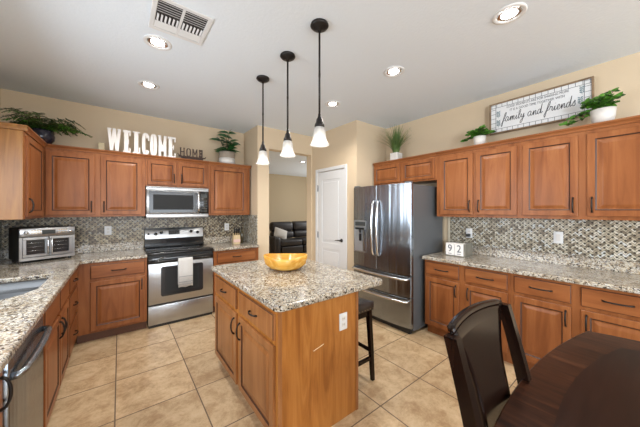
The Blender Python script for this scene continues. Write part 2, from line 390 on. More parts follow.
# pantry wall with its door opening, local door Y 2.945..3.625, z to 2.10
DY0, DY1, DZ = 2.935, 3.625, 2.105
w = MB().box(XP, XP+.10, YP, DY0, 0, ZC).box(XP, XP+.10, DY1, YM+T, 0, ZC).box(XP, XP+.10, DY0, DY1, DZ, ZC)
structure(w.build('wall_pantry', M['wall']))
structure(MB().box(XP+.10, XR+T, YP, YP+.10, 0, ZC).build('wall_fridge_side', M['wall']))
structure(MB().box(XR, XR+T, YF, YP, 0, ZC).build('wall_right', M['wall']))
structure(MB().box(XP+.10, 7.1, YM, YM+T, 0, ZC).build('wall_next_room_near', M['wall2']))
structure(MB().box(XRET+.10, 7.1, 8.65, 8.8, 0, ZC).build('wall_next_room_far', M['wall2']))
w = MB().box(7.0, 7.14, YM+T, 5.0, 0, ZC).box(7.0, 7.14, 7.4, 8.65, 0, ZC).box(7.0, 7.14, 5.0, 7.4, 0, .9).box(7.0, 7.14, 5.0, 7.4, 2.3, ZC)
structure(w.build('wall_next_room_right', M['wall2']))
# left wall: window over the sink, unseen opening added for fill light by the dining end
def wall_x(x0, x1, ya, yb, holes, name):
    w = MB(); y = ya
    for (h0, h1, z0, z1) in holes:
        w.box(x0, x1, y, h0, 0, ZC); w.box(x0, x1, h0, h1, 0, z0); w.box(x0, x1, h0, h1, z1, ZC); y = h1
    w.box(x0, x1, y, yb, 0, ZC); return structure(w.build(name, M['wall']))
wall_x(XL-T, XL, YF, YB, [(-3.7, -2.1, .65, 2.25), (1.18, 2.72, 1.12, 2.12)], 'wall_left')
w = MB().box(XL-T, -.5, YF-T, YF, 0, ZC).box(2.9, XR+T, YF-T, YF, 0, ZC).box(-.5, 2.9, YF-T, YF, 2.3, ZC).box(-.5, 2.9, YF-T, YF, 0, .2)
structure(w.build('wall_rear', M['wall']))
def window_frame(name, f):
    f = structure(f.build(name, M['white'])); return f
f = MB()
for y in (1.18, 1.93, 2.68): f.box(XL-.10, XL-.06, y, y+.04, 1.12, 2.12)
for z in (1.12, 2.08): f.box(XL-.10, XL-.06, 1.18, 2.72, z, z+.04)
window_frame('window_1', f)
f = MB()
for y in (-3.7, -2.92, -2.14): f.box(XL-.10, XL-.06, y, y+.04, .65, 2.25)
for z in (.65, 2.21): f.box(XL-.10, XL-.06, -3.7, -2.1, z, z+.04)
window_frame('window_added_fill', f)  # frame of the added fill light opening, out of view
f = MB()
for x in (-.5, .62, 1.75, 2.84): f.box(x, x+.06, YF-.10, YF-.04, .2, 2.3)
for z in (.2, 2.24): f.box(-.5, 2.9, YF-.10, YF-.04, z, z+.06)
window_frame('window_3', f)
f = MB()
for y in (5.0, 6.18, 7.36): f.box(7.06, 7.10, y, y+.04, .9, 2.3)
for z in (.9, 2.26): f.box(7.06, 7.10, 5.0, 7.4, z, z+.04)
window_frame('window_4', f)
# baseboards (white) where walls reach the floor in view
structure(MB().box(XP-.014, XP, YP+.0, DY0-.07, 0, .10, .004).build('baseboard_pantry', M['white']))
structure(MB().box(XRET+.115, 6.98, 8.636, 8.65, 0, .10, .004).build('baseboard_next_room', M['white']))
# pantry door: casing and a two panel leaf with lever handle and hinges (faces -X)
c = MB()
c.box(XP-.018, XP, DY0-.055, DY0, 0, DZ+.055, .005).box(XP-.018, XP, DY1, DY1+.055, 0, DZ+.055, .005).box(XP-.018, XP, DY0, DY1, DZ, DZ+.055, .005)
structure(c.build('trim_1', M['white']))
def panel_rings(mb, x0, x1, z0, z1, rings, y0=0.0):
    """nested rectangles (inset, y, mat) -> quads, last one filled; front faces look to -y"""
    b = bmesh.new(); prev = None
    for ins, y, mt in rings:
        q = [b.verts.new(p) for p in ((x0+ins, y0+y, z0+ins), (x1-ins, y0+y, z0+ins), (x1-ins, y0+y, z1-ins), (x0+ins, y0+y, z1-ins))]
        if prev:
            for k in range(4):
                f = b.faces.new((prev[k], prev[(k+1) % 4], q[(k+1) % 4], q[k])); f.material_index = mt
        prev = q
    f = b.faces.new(prev); f.material_index = 0
    bmesh.ops.recalc_face_normals(b, faces=b.faces[:])
    me = bpy.data.meshes.new('tmp'); b.to_mesh(me); b.free(); mb.bm.from_mesh(me); bpy.data.meshes.remove(me)
dw = DY1-DY0-.01
d = structure(MB().box(0, dw, .008, .038, .01, DZ-.005).build('door_1', M['white'], loc=(XP+.0, DY1-.005, 0), rz=-PI/2))
lm = MB()
lm.box(0, .11, 0, .008, .01, DZ-.005, .002).box(dw-.11, dw, 0, .008, .01, DZ-.005, .002)
for z0, z1 in ((.01, .16), (.80, .90), (1.96, DZ-.005)): lm.box(.11, dw-.11, 0, .008, z0, z1, .002)
for z0, z1 in ((.16, .80), (.90, 1.96)): lm.box(.15, dw-.15, .001, .008, z0+.04, z1-.04, .005)
lm.build('door_panel_molding', M['white'], d)
hm = MB().lathe([(0, 0), (.028, 0), (.028, .008), (.012, .012), (.012, .045), (0, .045)], 16, mx=Matrix.Translation((dw-.07, 0, .97)) @ Matrix.Rotation(PI/2, 4, 'X'))
hm.tube([(dw-.07, -.042, .97), (dw-.10, -.046, .972), (dw-.18, -.044, .966)], [.010, .009, .006])
hm.build('door_handle', M['bronze'], d)
for z in (.25, 1.02, 1.83): MB().box(-.012, .006, -.006, .004, z-.05, z+.05, .002).tube([(0, -.008, z-.055), (0, -.008, z+.055)], .006).build('hinge', M['bronze'], d)

# ------------------------------------------------------------ cabinets
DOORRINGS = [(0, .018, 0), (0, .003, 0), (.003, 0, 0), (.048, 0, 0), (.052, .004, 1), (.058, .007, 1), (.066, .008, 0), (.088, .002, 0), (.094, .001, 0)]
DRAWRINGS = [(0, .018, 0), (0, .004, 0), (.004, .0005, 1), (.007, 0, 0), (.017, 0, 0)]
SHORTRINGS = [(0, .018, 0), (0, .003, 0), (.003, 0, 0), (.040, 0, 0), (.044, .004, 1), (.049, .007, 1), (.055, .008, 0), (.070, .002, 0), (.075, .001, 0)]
def pull_mb(L=.125, vertical=True):
    m = MB(); pts = []; rs = []
    for k in range(13):
        t = k/12; s = (t-.5)*L; y = -.026*math.sin(PI*t)**.45 if 0 < t < 1 else 0
        pts.append((0, y, s) if vertical else (s, y, 0)); rs.append(.0038+.0022*math.sin(PI*t)+(.003 if k in (0, 12) else 0)+(.002 if k in (1, 11) else 0))
    m.tube(pts, rs, 8)
    return m
def door(root, x0, x1, z0, z1, handle=None, rings=None, lbl=None):
    m = MB(); w, h = x1-x0, z1-z0
    panel_rings(m, 0, w, 0, h, rings or DOORRINGS)
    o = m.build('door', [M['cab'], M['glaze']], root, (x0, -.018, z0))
    if handle:
        side, v = handle
        hx = .030 if side == 'L' else w-.030
        hz = {'low': .095, 'high': h-.095, 'mid': h*.5}[v]
        pull_mb().build('handle', M['bronze'], o, (hx, -.001, hz))
    return o
def drawer(root, x0, x1, z0, z1, L=.125, false=False):
    m = MB(); panel_rings(m, 0, x1-x0, 0, z1-z0, DRAWRINGS)
    o = m.build('drawer' if not false else 'false_drawer_front', [M['cabh'], M['glaze']], root, (x0, -.018, z0))
    if not false: pull_mb(L, False).build('handle', M['bronze'], o, ((x1-x0)/2, -.001, (z1-z0)/2))
    return o
def base_cabinet(label, loc, rz, w, depth, kickmat=None, open_top=False):
    t = thing('base_cabinet', label, 'cabinet', loc, rz)
    if open_top: MB().box(0, w, 0, .05, .105, .8745, .001).box(0, w, .05, depth, .105, .64).build('cabinet_body', M['cab'], t)
    else: MB().box(0, w, 0, depth, .105, .8745, .001).build('cabinet_body', M['cab'], t)
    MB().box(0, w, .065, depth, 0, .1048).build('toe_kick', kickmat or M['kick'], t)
    return t
def upper_cabinet(label, loc, rz, w, depth, z0, z1, ends=(0, 0)):
    t = thing('upper_cabinet', label, 'cabinet', loc, rz)
    MB().box(0, w, 0, depth, 0, z1-z0-.045, .001).build('cabinet_body', M['cab'], t)
    h = z1-z0; c = MB()
    a, b = -ends[0]*.028, w+ends[1]*.028
    prof = [(0, h-.0449), (-.008, h-.045), (-.012, h-.030), (-.022, h-.018), (-.030, h-.012), (-.030, h), (.02, h)]
    c.grid([[(a, y, z) for y, z in prof], [(b, y, z) for y, z in prof]], smooth=False)
    c.box(a+.0005, b-.0005, .0, depth, h-.0448, h-.0005)
    c.box(a, b, -.0299, .02, h-.012, h-.0002)
    c.build('crown_molding', M['cabh'], t)
    return t
GB = 'maple base cabinets'
# left run, faces +X: carcass front at X=-.37
XLF = -.37; DL = XLF-XL-.002
t = base_cabinet('reddish maple base cabinet on the near side of the dishwasher', (XLF, .90, 0), PI/2, .625, DL)
door(t, .03, .618, .13, .865, ('R', 'high'))
t = base_cabinet('maple sink cabinet with two doors and blank drawer fronts below the sink', (XLF, 2.135, 0), PI/2, 1.035, DL, open_top=True)
for x0, x1, s in ((.095, .575, 'R'), (.60, 1.02, 'L')):
    drawer(t, x0, x1, .70, .845, false=True); door(t, x0, x1, .13, .665, (s, 'high'))
t = base_cabinet('narrow maple stack of three drawers next to the inner corner', (XLF, 3.175, 0), PI/2, .570, DL)
for z0, z1 in ((.13, .385), (.42, .665), (.70, .845)): drawer(t, .03, .53, z0, z1, .11)
# back run, faces -Y: carcass front at 3.762
YBF = 3.762; DB = YB-YBF-.002
t = base_cabinet('maple base cabinet with drawer over door left of the range', (-.3675, YBF, 0), 0, .628, DB)
drawer(t, .115, .605, .70, .845, .13); door(t, .115, .605, .13, .665, ('R', 'high'))
t = base_cabinet('maple base cabinet with one wide drawer right of the range', (1.036, YBF, 0), 0, .669, DB)
drawer(t, .045, .61, .70, .845, .13); door(t, .045, .61, .13, .665, ('L', 'high'))
# right run, faces -X: carcass front at X=2.863; local x=0 at far end
XRF = 2.863; DR = XR-XRF-.002
def two_base(y_far, w, doors, label):
    t = base_cabinet(label, (XRF, y_far, 0), -PI/2, w, DR, kickmat=M['cab'])
    for (a, b, s) in doors:
        drawer(t, y_far-a, y_far-b, .705, .85, .15); door(t, y_far-a, y_far-b, .125, .675, (s, 'high'))
    return t
two_base(1.664, .853, ((1.643, 1.269, 'R'), (1.207, .834, 'L')), 'maple two door base cabinet on the right wall next to the refrigerator')
two_base(.8095, .86, ((.782, .405, 'R'), (.348, -.03, 'L')), 'maple two door base cabinet on the right wall beyond the dining table')
# uppers
YUF = 4.041; DU = YB-YUF-.002; Z0, Z1 = 1.372, 2.17
t = upper_cabinet('maple wall cabinet above the countertop oven with golden end panel', (-.648, 3.288, Z0), PI/2, YUF-3.288-.001, -.648-XL-.002, Z0, Z1)
door(t, .04, .60, .025, .725, ('L', 'low'))
ep = MB().box(-.019, -.0005, 0.0, -.648-XL-.002, 0, .752, .002).build('end_panel', M['gold'], t); ep['label'] = 'golden oak end panel'
cr = MB(); prof = [(-.0195, .7525), (-.028, .755), (-.036, .77), (-.047, .785), (-.047, .7975), (0, .7975)]
cr.grid([[(x, -.03, z) for x, z in prof], [(x, .38, z) for x, z in prof]], smooth=False).box(-.0465, -.0005, -.0295, .38, .786, .797)
cr.box(-.02, -.0005, -.0, .38, .7525, .786)
cr.build('end_crown', M['gold'], t)['label'] = 'golden oak crown return'
t = upper_cabinet('maple two door wall cabinet between the fern corner and the microwave', (-.647, YUF, Z0), 0, .909, DU, Z0, Z1)
door(t, .012, .415, .025, .725, ('R', 'low')); door(t, .468, .872, .025, .725, ('L', 'low'))
t = upper_cabinet('short maple wall cabinet with two small doors above the microwave', (.263, YUF, 1.766), 0, .777, DU, 1.766, Z1)
door(t, .02, .355, .022, .335, ('R', 'low'), SHORTRINGS); door(t, .385, .75, .022, .335, ('L', 'low'), SHORTRINGS)
t = upper_cabinet('maple single door wall cabinet under the potted rubber plant', (1.041, YUF, Z0), 0, .635, DU, Z0, Z1, (0, .6))
door(t, .025, .575, .025, .725)
XUF = 3.123; DUR = XR-XUF-.002
t = upper_cabinet('short maple cabinet with two small doors above the refrigerator', (XUF, 2.662, 1.83), -PI/2, 1.006, DUR, 1.83, Z1, (0, 0))
door(t, .02, .475, .02, .275, None, SHORTRINGS); door(t, .522, .985, .02, .275, None, SHORTRINGS)
def two_upper(y_far, w, doors, label):
    t = upper_cabinet(label, (XUF, y_far, Z0), -PI/2, w, DUR, Z0, Z1)
    for a, b, s in doors: door(t, y_far-a, y_far-b, .03, .72, (s, 'low'))
two_upper(1.655, .846, ((1.605, 1.237, 'R'), (1.206, .832, 'L')), 'maple two door wall cabinet just right of the refrigerator')
two_upper(.808, .86, ((.784, .399, 'R'), (.345, -.03, 'L')), 'maple two door wall cabinet under the family and friends sign')

# ------------------------------------------------------------ countertops and backsplash
LX = -.33
hole1 = rrect(-.86, -.45, 2.755, 3.13, .05)
hole2 = [(-.45, 2.60), (-.45, 2.725), (-.455, 2.74), (-.855, 2.74), (-.86, 2.725), (-.86, 2.30), (-.83, 2.27), (-.72, 2.28), (-.60, 2.37), (-.50, 2.48)]
hole = [(-.45, 2.60), (-.45, 3.08), (-.465, 3.115), (-.50, 3.13), (-.81, 3.13), (-.845, 3.115), (-.86, 3.08), (-.86, 2.30), (-.83, 2.27), (-.72, 2.28), (-.60, 2.37), (-.50, 2.48)]
o = MB().prism([(XL+.001, .89), (LX, .89), (LX, YB-.64), (.2625, YB-.64), (.2625, YB-.001), (XL+.001, YB-.001)], .8755, CT, .009, 2, holes=(hole,)).build('granite_countertop', M['granite'])
tag(o, 'L shaped speckled granite countertop around the sink and corner', 'countertop')
MB().box(XL+.0225, .2625, YB-.0225, YB-.001, CT, 1.016, .003).box(XL+.001, XL+.022, .89, YB-.001, CT, 1.016, .003).build('upstand', M['granite'], o)
o = MB().prism([(1.034, YB-.645), (XRET-.002, YB-.645), (XRET-.002, YB-.001), (1.034, YB-.001)], .8755, CT, .009, 2).build('granite_countertop', M['granite'])
tag(o, 'small granite countertop between the range and the hallway wall', 'countertop')
MB().box(1.034, XRET-.002, YB-.0225, YB-.001, CT, 1.016, .003).build('upstand', M['granite'], o)
o = MB().prism([(2.811, -.055), (XR-.002, -.055), (XR-.002, 1.676), (2.811, 1.676)], .8755, CT, .010, 3).build('granite_countertop', M['granite'])
tag(o, 'long granite countertop along the right wall', 'countertop')
MB().box(XR-.024, XR-.002, -.055, 1.676, CT, 1.016, .003).build('upstand', M['granite'], o)
# tile backsplash
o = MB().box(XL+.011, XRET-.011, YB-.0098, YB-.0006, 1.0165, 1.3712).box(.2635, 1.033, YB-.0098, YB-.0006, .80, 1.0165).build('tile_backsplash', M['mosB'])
tag(o, 'herringbone mosaic tile backsplash behind the range', 'backsplash')
o = MB().box(XR-.0098, XR-.0006, -.055, 1.64, 1.0165, 1.3712).build('tile_backsplash', M['mosR']); tag(o, 'herringbone mosaic tile backsplash on the right wall', 'backsplash')
o = MB().box(XRET-.0098, XRET-.0006, YM+.003, YB-.0105, CT+.0005, 1.3712).build('tile_backsplash', M['mosR']); tag(o, 'narrow mosaic tile strip on the return wall by the knife block', 'backsplash')
o = MB().box(XL+.0006, XL+.0098, .89, YB-.0105, 1.0165, 1.12).box(XL+.0006, XL+.0098, 2.73, YB-.0105, 1.12, 1.3712).build('tile_backsplash', M['mosR']); tag(o, 'mosaic tile backsplash on the sink wall', 'backsplash')
structure(MB().box(XR-.012, XR-.0005, 1.645, 1.675, 1.0165, 1.3712, .003).build('trim_2', simple('cream_edge', (.62, .55, .42), .5)))

# sink
t = thing('kitchen_sink', 'stainless steel double bowl sink in the left countertop', 'sink', (-.65, 2.65, .8755))
def basin(loop, dep):
    m = MB(); cx = sum(p[0] for p in loop)/len(loop); cy = sum(p[1] for p in loop)/len(loop)
    rows = []
    for s, z in ((1.03, 0), (1.0, -.001), (.985, -.10), (.95, -dep+.02), (.85, -dep), (.1, -dep-.006)):
        rows.append([(cx+(p[0]-cx)*s+.65, cy+(p[1]-cy)*s-2.65, z-.001) for p in loop])
    m.grid(rows, closed=True); o = m.build('basin', M['steels'], t)
    MB().lathe([(0, .006), (.02, .006), (.04, .004), (.045, 0)], 20, cx+.65, cy-2.65).build('drain', M['chrome'], o, (0, 0, -dep-.003))
    return o
basin(hole1, .19); basin(hole2, .19)
MB().box(-.20, .19, .091, .104, -.10, .018, .004, 2).build('divider', M['steels'], t)

# ------------------------------------------------------------ dishwasher
t = thing('dishwasher', 'stainless steel dishwasher with curved bar handle in the left run', 'dishwasher', (XLF, 1.528, 0), PI/2)
MB().box(.004, .600, .002, .60, .10, .870).build('body', M['blackm'], t)
dd = MB().box(.006, .575, -.030, 0, .115, .868, .006, 2).build('door', M['steelv'], t)
MB().box(.578, .600, -.026, 0, .115, .868, .002).build('side_gasket', M['black'], t)
MB().box(.02, .58, .06, .08, .0, .099).build('toe_kick', M['blackm'], t)
hm = MB().tube([(.03, -.030, .795), (.035, -.050, .795), (.06, -.060, .795), (.20, -.066, .795), (.38, -.066, .795), (.52, -.060, .795), (.545, -.050, .795), (.55, -.030, .795)], .015, 10)
hm.build('handle', M['steelv'], dd)
#

# ------------------------------------------------------------ range and towel
XS = .2685
t = thing('range', 'freestanding stainless steel electric range with black glass cooktop', 'stove', (XS, 3.775, 0))
W = .760
MB().box(.002, W-.002, .012, .575, .02, .895).build('body', M['blackm'], t)
MB().box(.003, W-.003, -.018, .011, .035, .265, .006, 2).build('storage_drawer', M['steel'], t)
MB().box(.004, W-.004, -.006, .0115, .2655, .287).box(.01, W-.01, 0, .04, 0, .034).build('black_trim', M['blackm'], t)
d = MB().box(.003, W-.003, -.026, .011, .288, .790, .007, 2).build('oven_door', M['steel'], t)
MB().prism(rrect(.135, .625, .375, .745, .025), 0, .006, mx=Matrix.Translation((0, -.0262, 0)) @ Matrix.Rotation(PI/2, 4, 'X')).build('oven_window', M['glassdark'], d)
MB().prism(rrect(.185, .575, .415, .705, .02), 0, .001, mx=Matrix.Translation((0, -.0324, 0)) @ Matrix.Rotation(PI/2, 4, 'X')).build('window_screen', M['screen'], d)
MB().box(.003, W-.003, -.026, .011, .791, .860, .006, 2).build('black_band', M['black'], t)
MB().tube([(.05, -.026, .826), (.055, -.066, .826), (.10, -.072, .826), (.66, -.072, .826), (.705, -.066, .826), (.71, -.026, .826)], .012, 10).build('handle', M['black'], t)
MB().box(-.002, W+.002, -.028, .575, .8955, .922, .006, 2).build('cooktop', M['black'], t)
bm_ = M['dgrey']
for cx, cy, r in ((.20, .14, .11), (.56, .14, .085), (.20, .40, .085), (.56, .40, .11)):
    MB().lathe([(r-.004, 0), (r-.004, .0012), (r, .0012), (r, 0)], 36, cx, cy).build('burner_ring', bm_, t, (0, 0, .9222))
b_ = MB().box(.0, W, .505, .575, .9225, 1.045, .004).build('backguard', M['black'], t)
tilt = Matrix.Translation((0, .515, 1.04)) @ Matrix.Rotation(-.22, 4, 'X')
cp = MB(); cp.box(.004, W-.004, -.012, .035, 0, .145, .006, 2, mx=tilt); cpo = cp.build('control_panel', M['steel'], t)
MB().box(0, W, .552, .578, 1.02, 1.190, .003).box(0, W, .528, .578, 1.183, 1.194, .003).build('backguard_cap', M['black'], t)
for kx, kz, r in ((.045, .075, .011), (.13, .070, .019), (.20, .088, .019), (.585, .088, .019), (.675, .070, .019)):
    MB().lathe([(0, .030), (r*.8, .030), (r, .024), (r, .002), (r*1.15, 0)], 18, mx=tilt @ Matrix.Translation((kx, -.012, kz)) @ Matrix.Rotation(PI/2, 4, 'X')).box(-.003, .003, -.034, -.028, -r*.7, r*.7, mx=tilt @ Matrix.Translation((kx, -.012, kz))).build('knob', M['black'], cpo)
MB().box(.29, .43, -.0145, -.0125, .055, .115, mx=tilt).build('display', M['black'], cpo)
k = MB()
for i in range(5):
    for j in range(3): k.box(.30+i*.027, .318+i*.027, -.0155, -.0147, .060+j*.018, .069+j*.018, mx=tilt)
k.build('display_buttons', M['dgrey'], cpo)
# towel over the oven handle
tw = MB(); rows = []
path = [(-.052, .50), (-.053, .66), (-.055, .80), (-.060, .836), (-.072, .8405), (-.085, .836), (-.090, .80), (-.091, .66), (-.092, .47)]
for q, (y, z) in enumerate(path):
    rows.append([(XS+.318+.168*s/10, 3.775+y+.003*math.sin(s*1.3+q*.4), z+(.004*math.sin(s) if q in (0, 8) else 0)) for s in range(11)])
tw.slab(rows, (0, -.0035, 0))
tw = tag(tw.build('dish_towel', M['towel']), 'pale grey dish towel hanging over the oven handle', 'towel')
ts = MB()
for z in (.50, .53, .60): ts.box(XS+.320, XS+.484, 3.775-.1005, 3.775-.0985, z, z+.008)
ts.build('stripe', M['towels'], tw)

# ------------------------------------------------------------ microwave
YMW = 4.0
t = thing('microwave', 'stainless steel microwave mounted above the range', 'microwave', (XS, YMW, 1.342))
MB().box(0, W, .020, .368, 0, .421, .002).build('body', M['blackm'], t)
MB().box(0, W, 0, .0195, 0, .058, .004, 2).box(0, W, 0, .0195, .372, .421, .004, 2).build('frame', M['steel'], t)
v = MB()
for i in range(26): v.box(.03+i*.027, .045+i*.027, -.001, .0005, .395, .401)
v.build('vent_slots', M['blackm'], t)
d = MB().box(.003, .632, -.006, .0195, .059, .371, .005, 2).build('door', M['steel'], t)
MB().box(.030, .598, -.0085, -.0062, .075, .358, .001).build('door_glass', M['black'], d)
MB().box(.075, .555, -.0098, -.0086, .115, .315, .0005).build('door_screen', M['screen'], d)
MB().tube([(.617, -.006, .085), (.617, -.042, .095), (.617, -.046, .12), (.617, -.046, .31), (.617, -.042, .335), (.617, -.006, .345)], .014, 10).build('handle', M['chrome'], d)
cpo = MB().box(.634, W-.003, -.006, .0195, .059, .371, .004, 2).build('control_panel', M['black'], t)
k = MB()
for i in range(3):
    for j in range(5): k.box(.657+i*.03, .677+i*.03, -.0075, -.0062, .085+j*.036, .103+j*.036)
k.build('keypad', M['dgrey'], cpo)
MB().box(.655, .738, -.0075, -.0062, .29, .335).build('display', M['dgrey'], cpo)

# ------------------------------------------------------------ countertop oven
ang = math.atan2(.17, .375)
t = thing('countertop_oven', 'silver countertop oven with twin glass doors in the left corner', 'oven', (-.792, 3.855, CT), ang)
w, dp, h = .424, .325, .355
MB().box(0, w, .012, dp, .020, h, .012, 2).build('casing', M['blackm'], t)
for fx in (.03, w-.03):
    for fy in (.04, dp-.04): MB().lathe([(0, 0), (.014, 0), (.016, .0195), (0, .0195)], 12, fx, fy).build('foot', M['blackm'], t)
fr = MB().box(0, w, -.006, .0115, .022, .055, .003).box(0, .022, -.006, .0115, .055, .262, .003).box(w-.022, w, -.006, .0115, .055, .262, .003).build('front_frame', M['steel'], t)
cp = MB().box(0, w, -.012, .0115, .2625, h-.002, .006, 2).build('control_panel', M['steel'], t)
MB().box(.160, .262, -.0135, -.0122, .285, .330).build('display', M['dgrey'], cp)
for kx in (.045, w-.045): MB().lathe([(0, .028), (.013, .028), (.016, .02), (.018, 0)], 18, mx=Matrix.Translation((kx, -.012, .308)) @ Matrix.Rotation(PI/2, 4, 'X')).build('knob', M['chrome'], cp)
for side in (-1, 1):
    for i in range(4):
        bx = (.082+i*.02) if side < 0 else (.285+i*.02)
        k = MB()
        for z in (.296, .322): k.box(bx, bx+.012, -.0135, -.0122, z, z+.010)
        k.build('button_pair', M['chrome'], cp)
for x0, x1, hx in ((.022, .209, .197), (.215, .402, .227)):
    d = MB(); d.box(x0, x1, -.010, .011, .058, .085, .003).box(x0, x1, -.010, .011, .232, .260, .003).box(x0, x0+.028, -.010, .011, .085, .232, .003).box(x1-.028, x1, -.010, .011, .085, .232, .003)
    d = d.build('door', M['steel'], t)
    MB().box(x0+.0285, x1-.0285, -.002, .010, .0855, .2315).build('door_glass', M['glassdark'], d)
    r = MB()
    for z in (.12, .16, .20): r.tube([(x0+.035, -.004, z), (x1-.035, -.004, z)], .0014, 6)
    r.build('rack', M['chrome'], d)
    MB().tube([(hx, -.010, .075), (hx, -.040, .082), (hx, -.042, .10), (hx, -.042, .22), (hx, -.040, .238), (hx, -.010, .245)], .0065, 8).build('handle', M['chrome'], d)

# ------------------------------------------------------------ refrigerator (faces -X)
FW = .930
t = thing('refrigerator', 'stainless steel french door refrigerator with water dispenser', 'refrigerator', (2.655, 2.642, 0), -PI/2)
MB().box(.004, FW-.004, .052, .735, .03, 1.755, .004).build('body', M['fside'], t)
def fx_y(x): return -.044*(1-abs((x-FW/2)/(FW/2))**2.4)
def front(name, x0, x1, z0, z1, mat=None, parent=t, thick=.05, y=0.0):
    m = MB(); n = 12; xs = [x0+(x1-x0)*k/n for k in range(n+1)]
    e = .006
    outline = [(x0+e*.0, y+fx_y(x0)+e)]+[(min(max(x, x0+e), x1-e), y+fx_y(x)) for x in xs]+[(x1, y+fx_y(x1)+e), (x1, y+thick), (x0, y+thick)]
    m.prism(outline, z0, z1, mat=0)
    return m.build(name, mat or M['steelv'], parent)
dl = front('door', .002, .4555, .688, 1.770); dr = front('door', .4595, FW-.002, .688, 1.770)
mdr = front('middle_drawer', .002, FW-.002, .432, .680); fz = front('freezer_drawer', .002, FW-.002, .075, .424)
MB().box(.03, FW-.03, .02, .06, 0, .070).build('base_grille', M['blackm'], t)
for x in (.05, FW-.05): MB().box(x-.035, x+.035, -.0, .06, 1.7705, 1.79, .004).build('hinge_cover', M['fside'], t)
for x, s, o in ((.420, -1, dl), (.495, 1, dr)):
    pts = [(x, -.03, .86), (x+s*.002, -.062, .885)]+[(x+s*.004, -.078-.022*math.sin(PI*k/8), .92+.60*k/8) for k in range(9)]+[(x+s*.002, -.062, 1.555), (x, -.03, 1.58)]
    MB().tube(pts, .0135, 10, flat=1.0).build('handle', M['chrome'], o)
for z, o in ((.645, mdr), (.385, fz)):
    pts = [(.03, .003, z), (.035, -.035, z)]+[(.05+.815*k/12, fx_y(.05+.815*k/12)-.052, z) for k in range(13)]+[(FW-.035, -.035, z), (FW-.03, .003, z)]
    MB().tube(pts, .0145, 10).build('handle', M['chrome'], o)
y0 = fx_y(.17)-.004
dsp = MB().box(.05, .285, y0-.006, y0+.014, 1.185, 1.31, .004).box(.05, .066, y0-.006, y0+.014, .876, 1.185, .003).box(.269, .285, y0-.006, y0+.014, .876, 1.185, .003).box(.066, .269, y0-.006, y0+.014, .876, .895, .003).build('dispenser', M['steel'], dl)
MB().box(.067, .268, y0+.0, y0+.012, .896, 1.184).build('dispenser_recess', simple('dispenser_well', (.42, .44, .46), .3, .6), dsp)
MB().box(.075, .26, y0-.008, y0-.0062, 1.235, 1.29, .0005).build('dispenser_display', M['dgrey'], dsp)
MB().box(.09, .245, y0-.028, y0-.0062, 1.185, 1.212, .004).tube([(.17, y0-.012, 1.185), (.17, y0-.012, 1.14)], .012).box(.15, .19, y0-.014, y0-.002, 1.03, 1.13, .004).build('dispenser_lever', M['black'], dsp)

# ------------------------------------------------------------ island
IX0, IX1, IY0, IY1 = .718, 1.365, 1.325, 2.545
t = thing('kitchen_island', 'free standing kitchen island with golden oak sides and granite top', 'island', (0, 0, 0))
MB().box(IX0, IX1-.0005, IY0+.020, IY1, .105, .8725, .001).build('cabinet_body', M['oak'], t)
MB().box(IX0+.065, IX1-.02, IY0+.0205, IY1-.02, 0, .1048).build('toe_kick', M['oak'], t)
p = MB().box(IX0+.012, IX1+.012, IY0, IY0+.0195, .0, .8725, .001).box(IX0, IX0+.0118, IY0, IY0+.0195, .105, .8725, .001).build('end_panel', M['oak'], t)
p['label'] = 'golden oak end panel facing the camera'
for xa, xb in ((IX0+.001, IX0+.026), (IX1-.012, IX1+.0125)): MB().box(xa, xb, IY0-.005, IY0-.0002, .0 if xa > 1 else .105, .8725, .0015).build('corner_trim', M['isl'], t)
sm = MB().box(0, .085, -.0012, 0, 0, .004, mx=Matrix.Translation((.975, IY0, .555)) @ Matrix.Rotation(-.22, 4, 'Y')).build('scratch', simple('pale_scratch', (.85, .68, .45), .6), p)
MB().box(IX1, IX1+.012, IY0+.0200, IY1, .0, .8725, .001).build('back_panel', M['oak'], t)
def isl_front(a, b, s):                        # faces -X, so turned a quarter turn
    m = MB(); w = a-b; panel_rings(m, 0, w, 0, .54, DOORRINGS); o = m.build('door', [M['isl'], M['glaze']], t, (IX0-.018, a, .120), -PI/2)
    pull_mb().build('handle', M['bronze'], o, (.030 if s == 'L' else w-.030, -.001, .54-.10))
    m = MB(); panel_rings(m, 0, w, 0, .15, DRAWRINGS); o = m.build('drawer', [M['isl'], M['glaze']], t, (IX0-.018, a, .695), -PI/2)
    pull_mb(.11, False).build('handle', M['bronze'], o, (w/2, -.001, .075))
isl_front(2.50, 1.955, 'R'); isl_front(1.895, 1.350, 'L')
MB().prism(rrect(.690, 1.638, 1.282, 2.618, .055, 6), .873, CT, .012, 3).build('granite_top', M['granite'], t)
# outlet on the end panel (plates come below)
def plate(label, kind, loc, rz, two=False, sensor=False):
    t = thing('wall_outlet' if kind == 'outlet' else 'light_switch', label, kind, loc, rz)
    w = .115 if two else .072
    MB().box(-w/2, w/2, -.006, 0, -.058, .058, .002, 2).build('cover_plate', M['white'], t)
    for k in ((-.023, .023) if two else (0,)):
        if kind == 'outlet':
            for z in (-.02, .02): MB().box(k-.015, k+.015, -.0085, -.0062, z-.014, z+.014, .002).box(k-.007, k-.005, -.0089, -.0085, z-.004, z+.006, mat=1).box(k+.005, k+.007, -.0089, -.0085, z-.004, z+.006, mat=1).build('socket', [M['potw'], M['blackm']], t)
        else: MB().box(k-.016, k+.016, -.009, -.0062, -.033, .033, .002).build('rocker', M['potw'], t)
    return t
plate('white outlet plate on the end of the kitchen island', 'outlet', (1.228, IY0-.0002, .680), 0)
plate('white outlet on the mosaic left of the range', 'outlet', (-.121, YB-.0100, 1.184), 0)
plate('white outlet on the mosaic above the knife block', 'outlet', (1.41, YB-.0100, 1.17), 0)
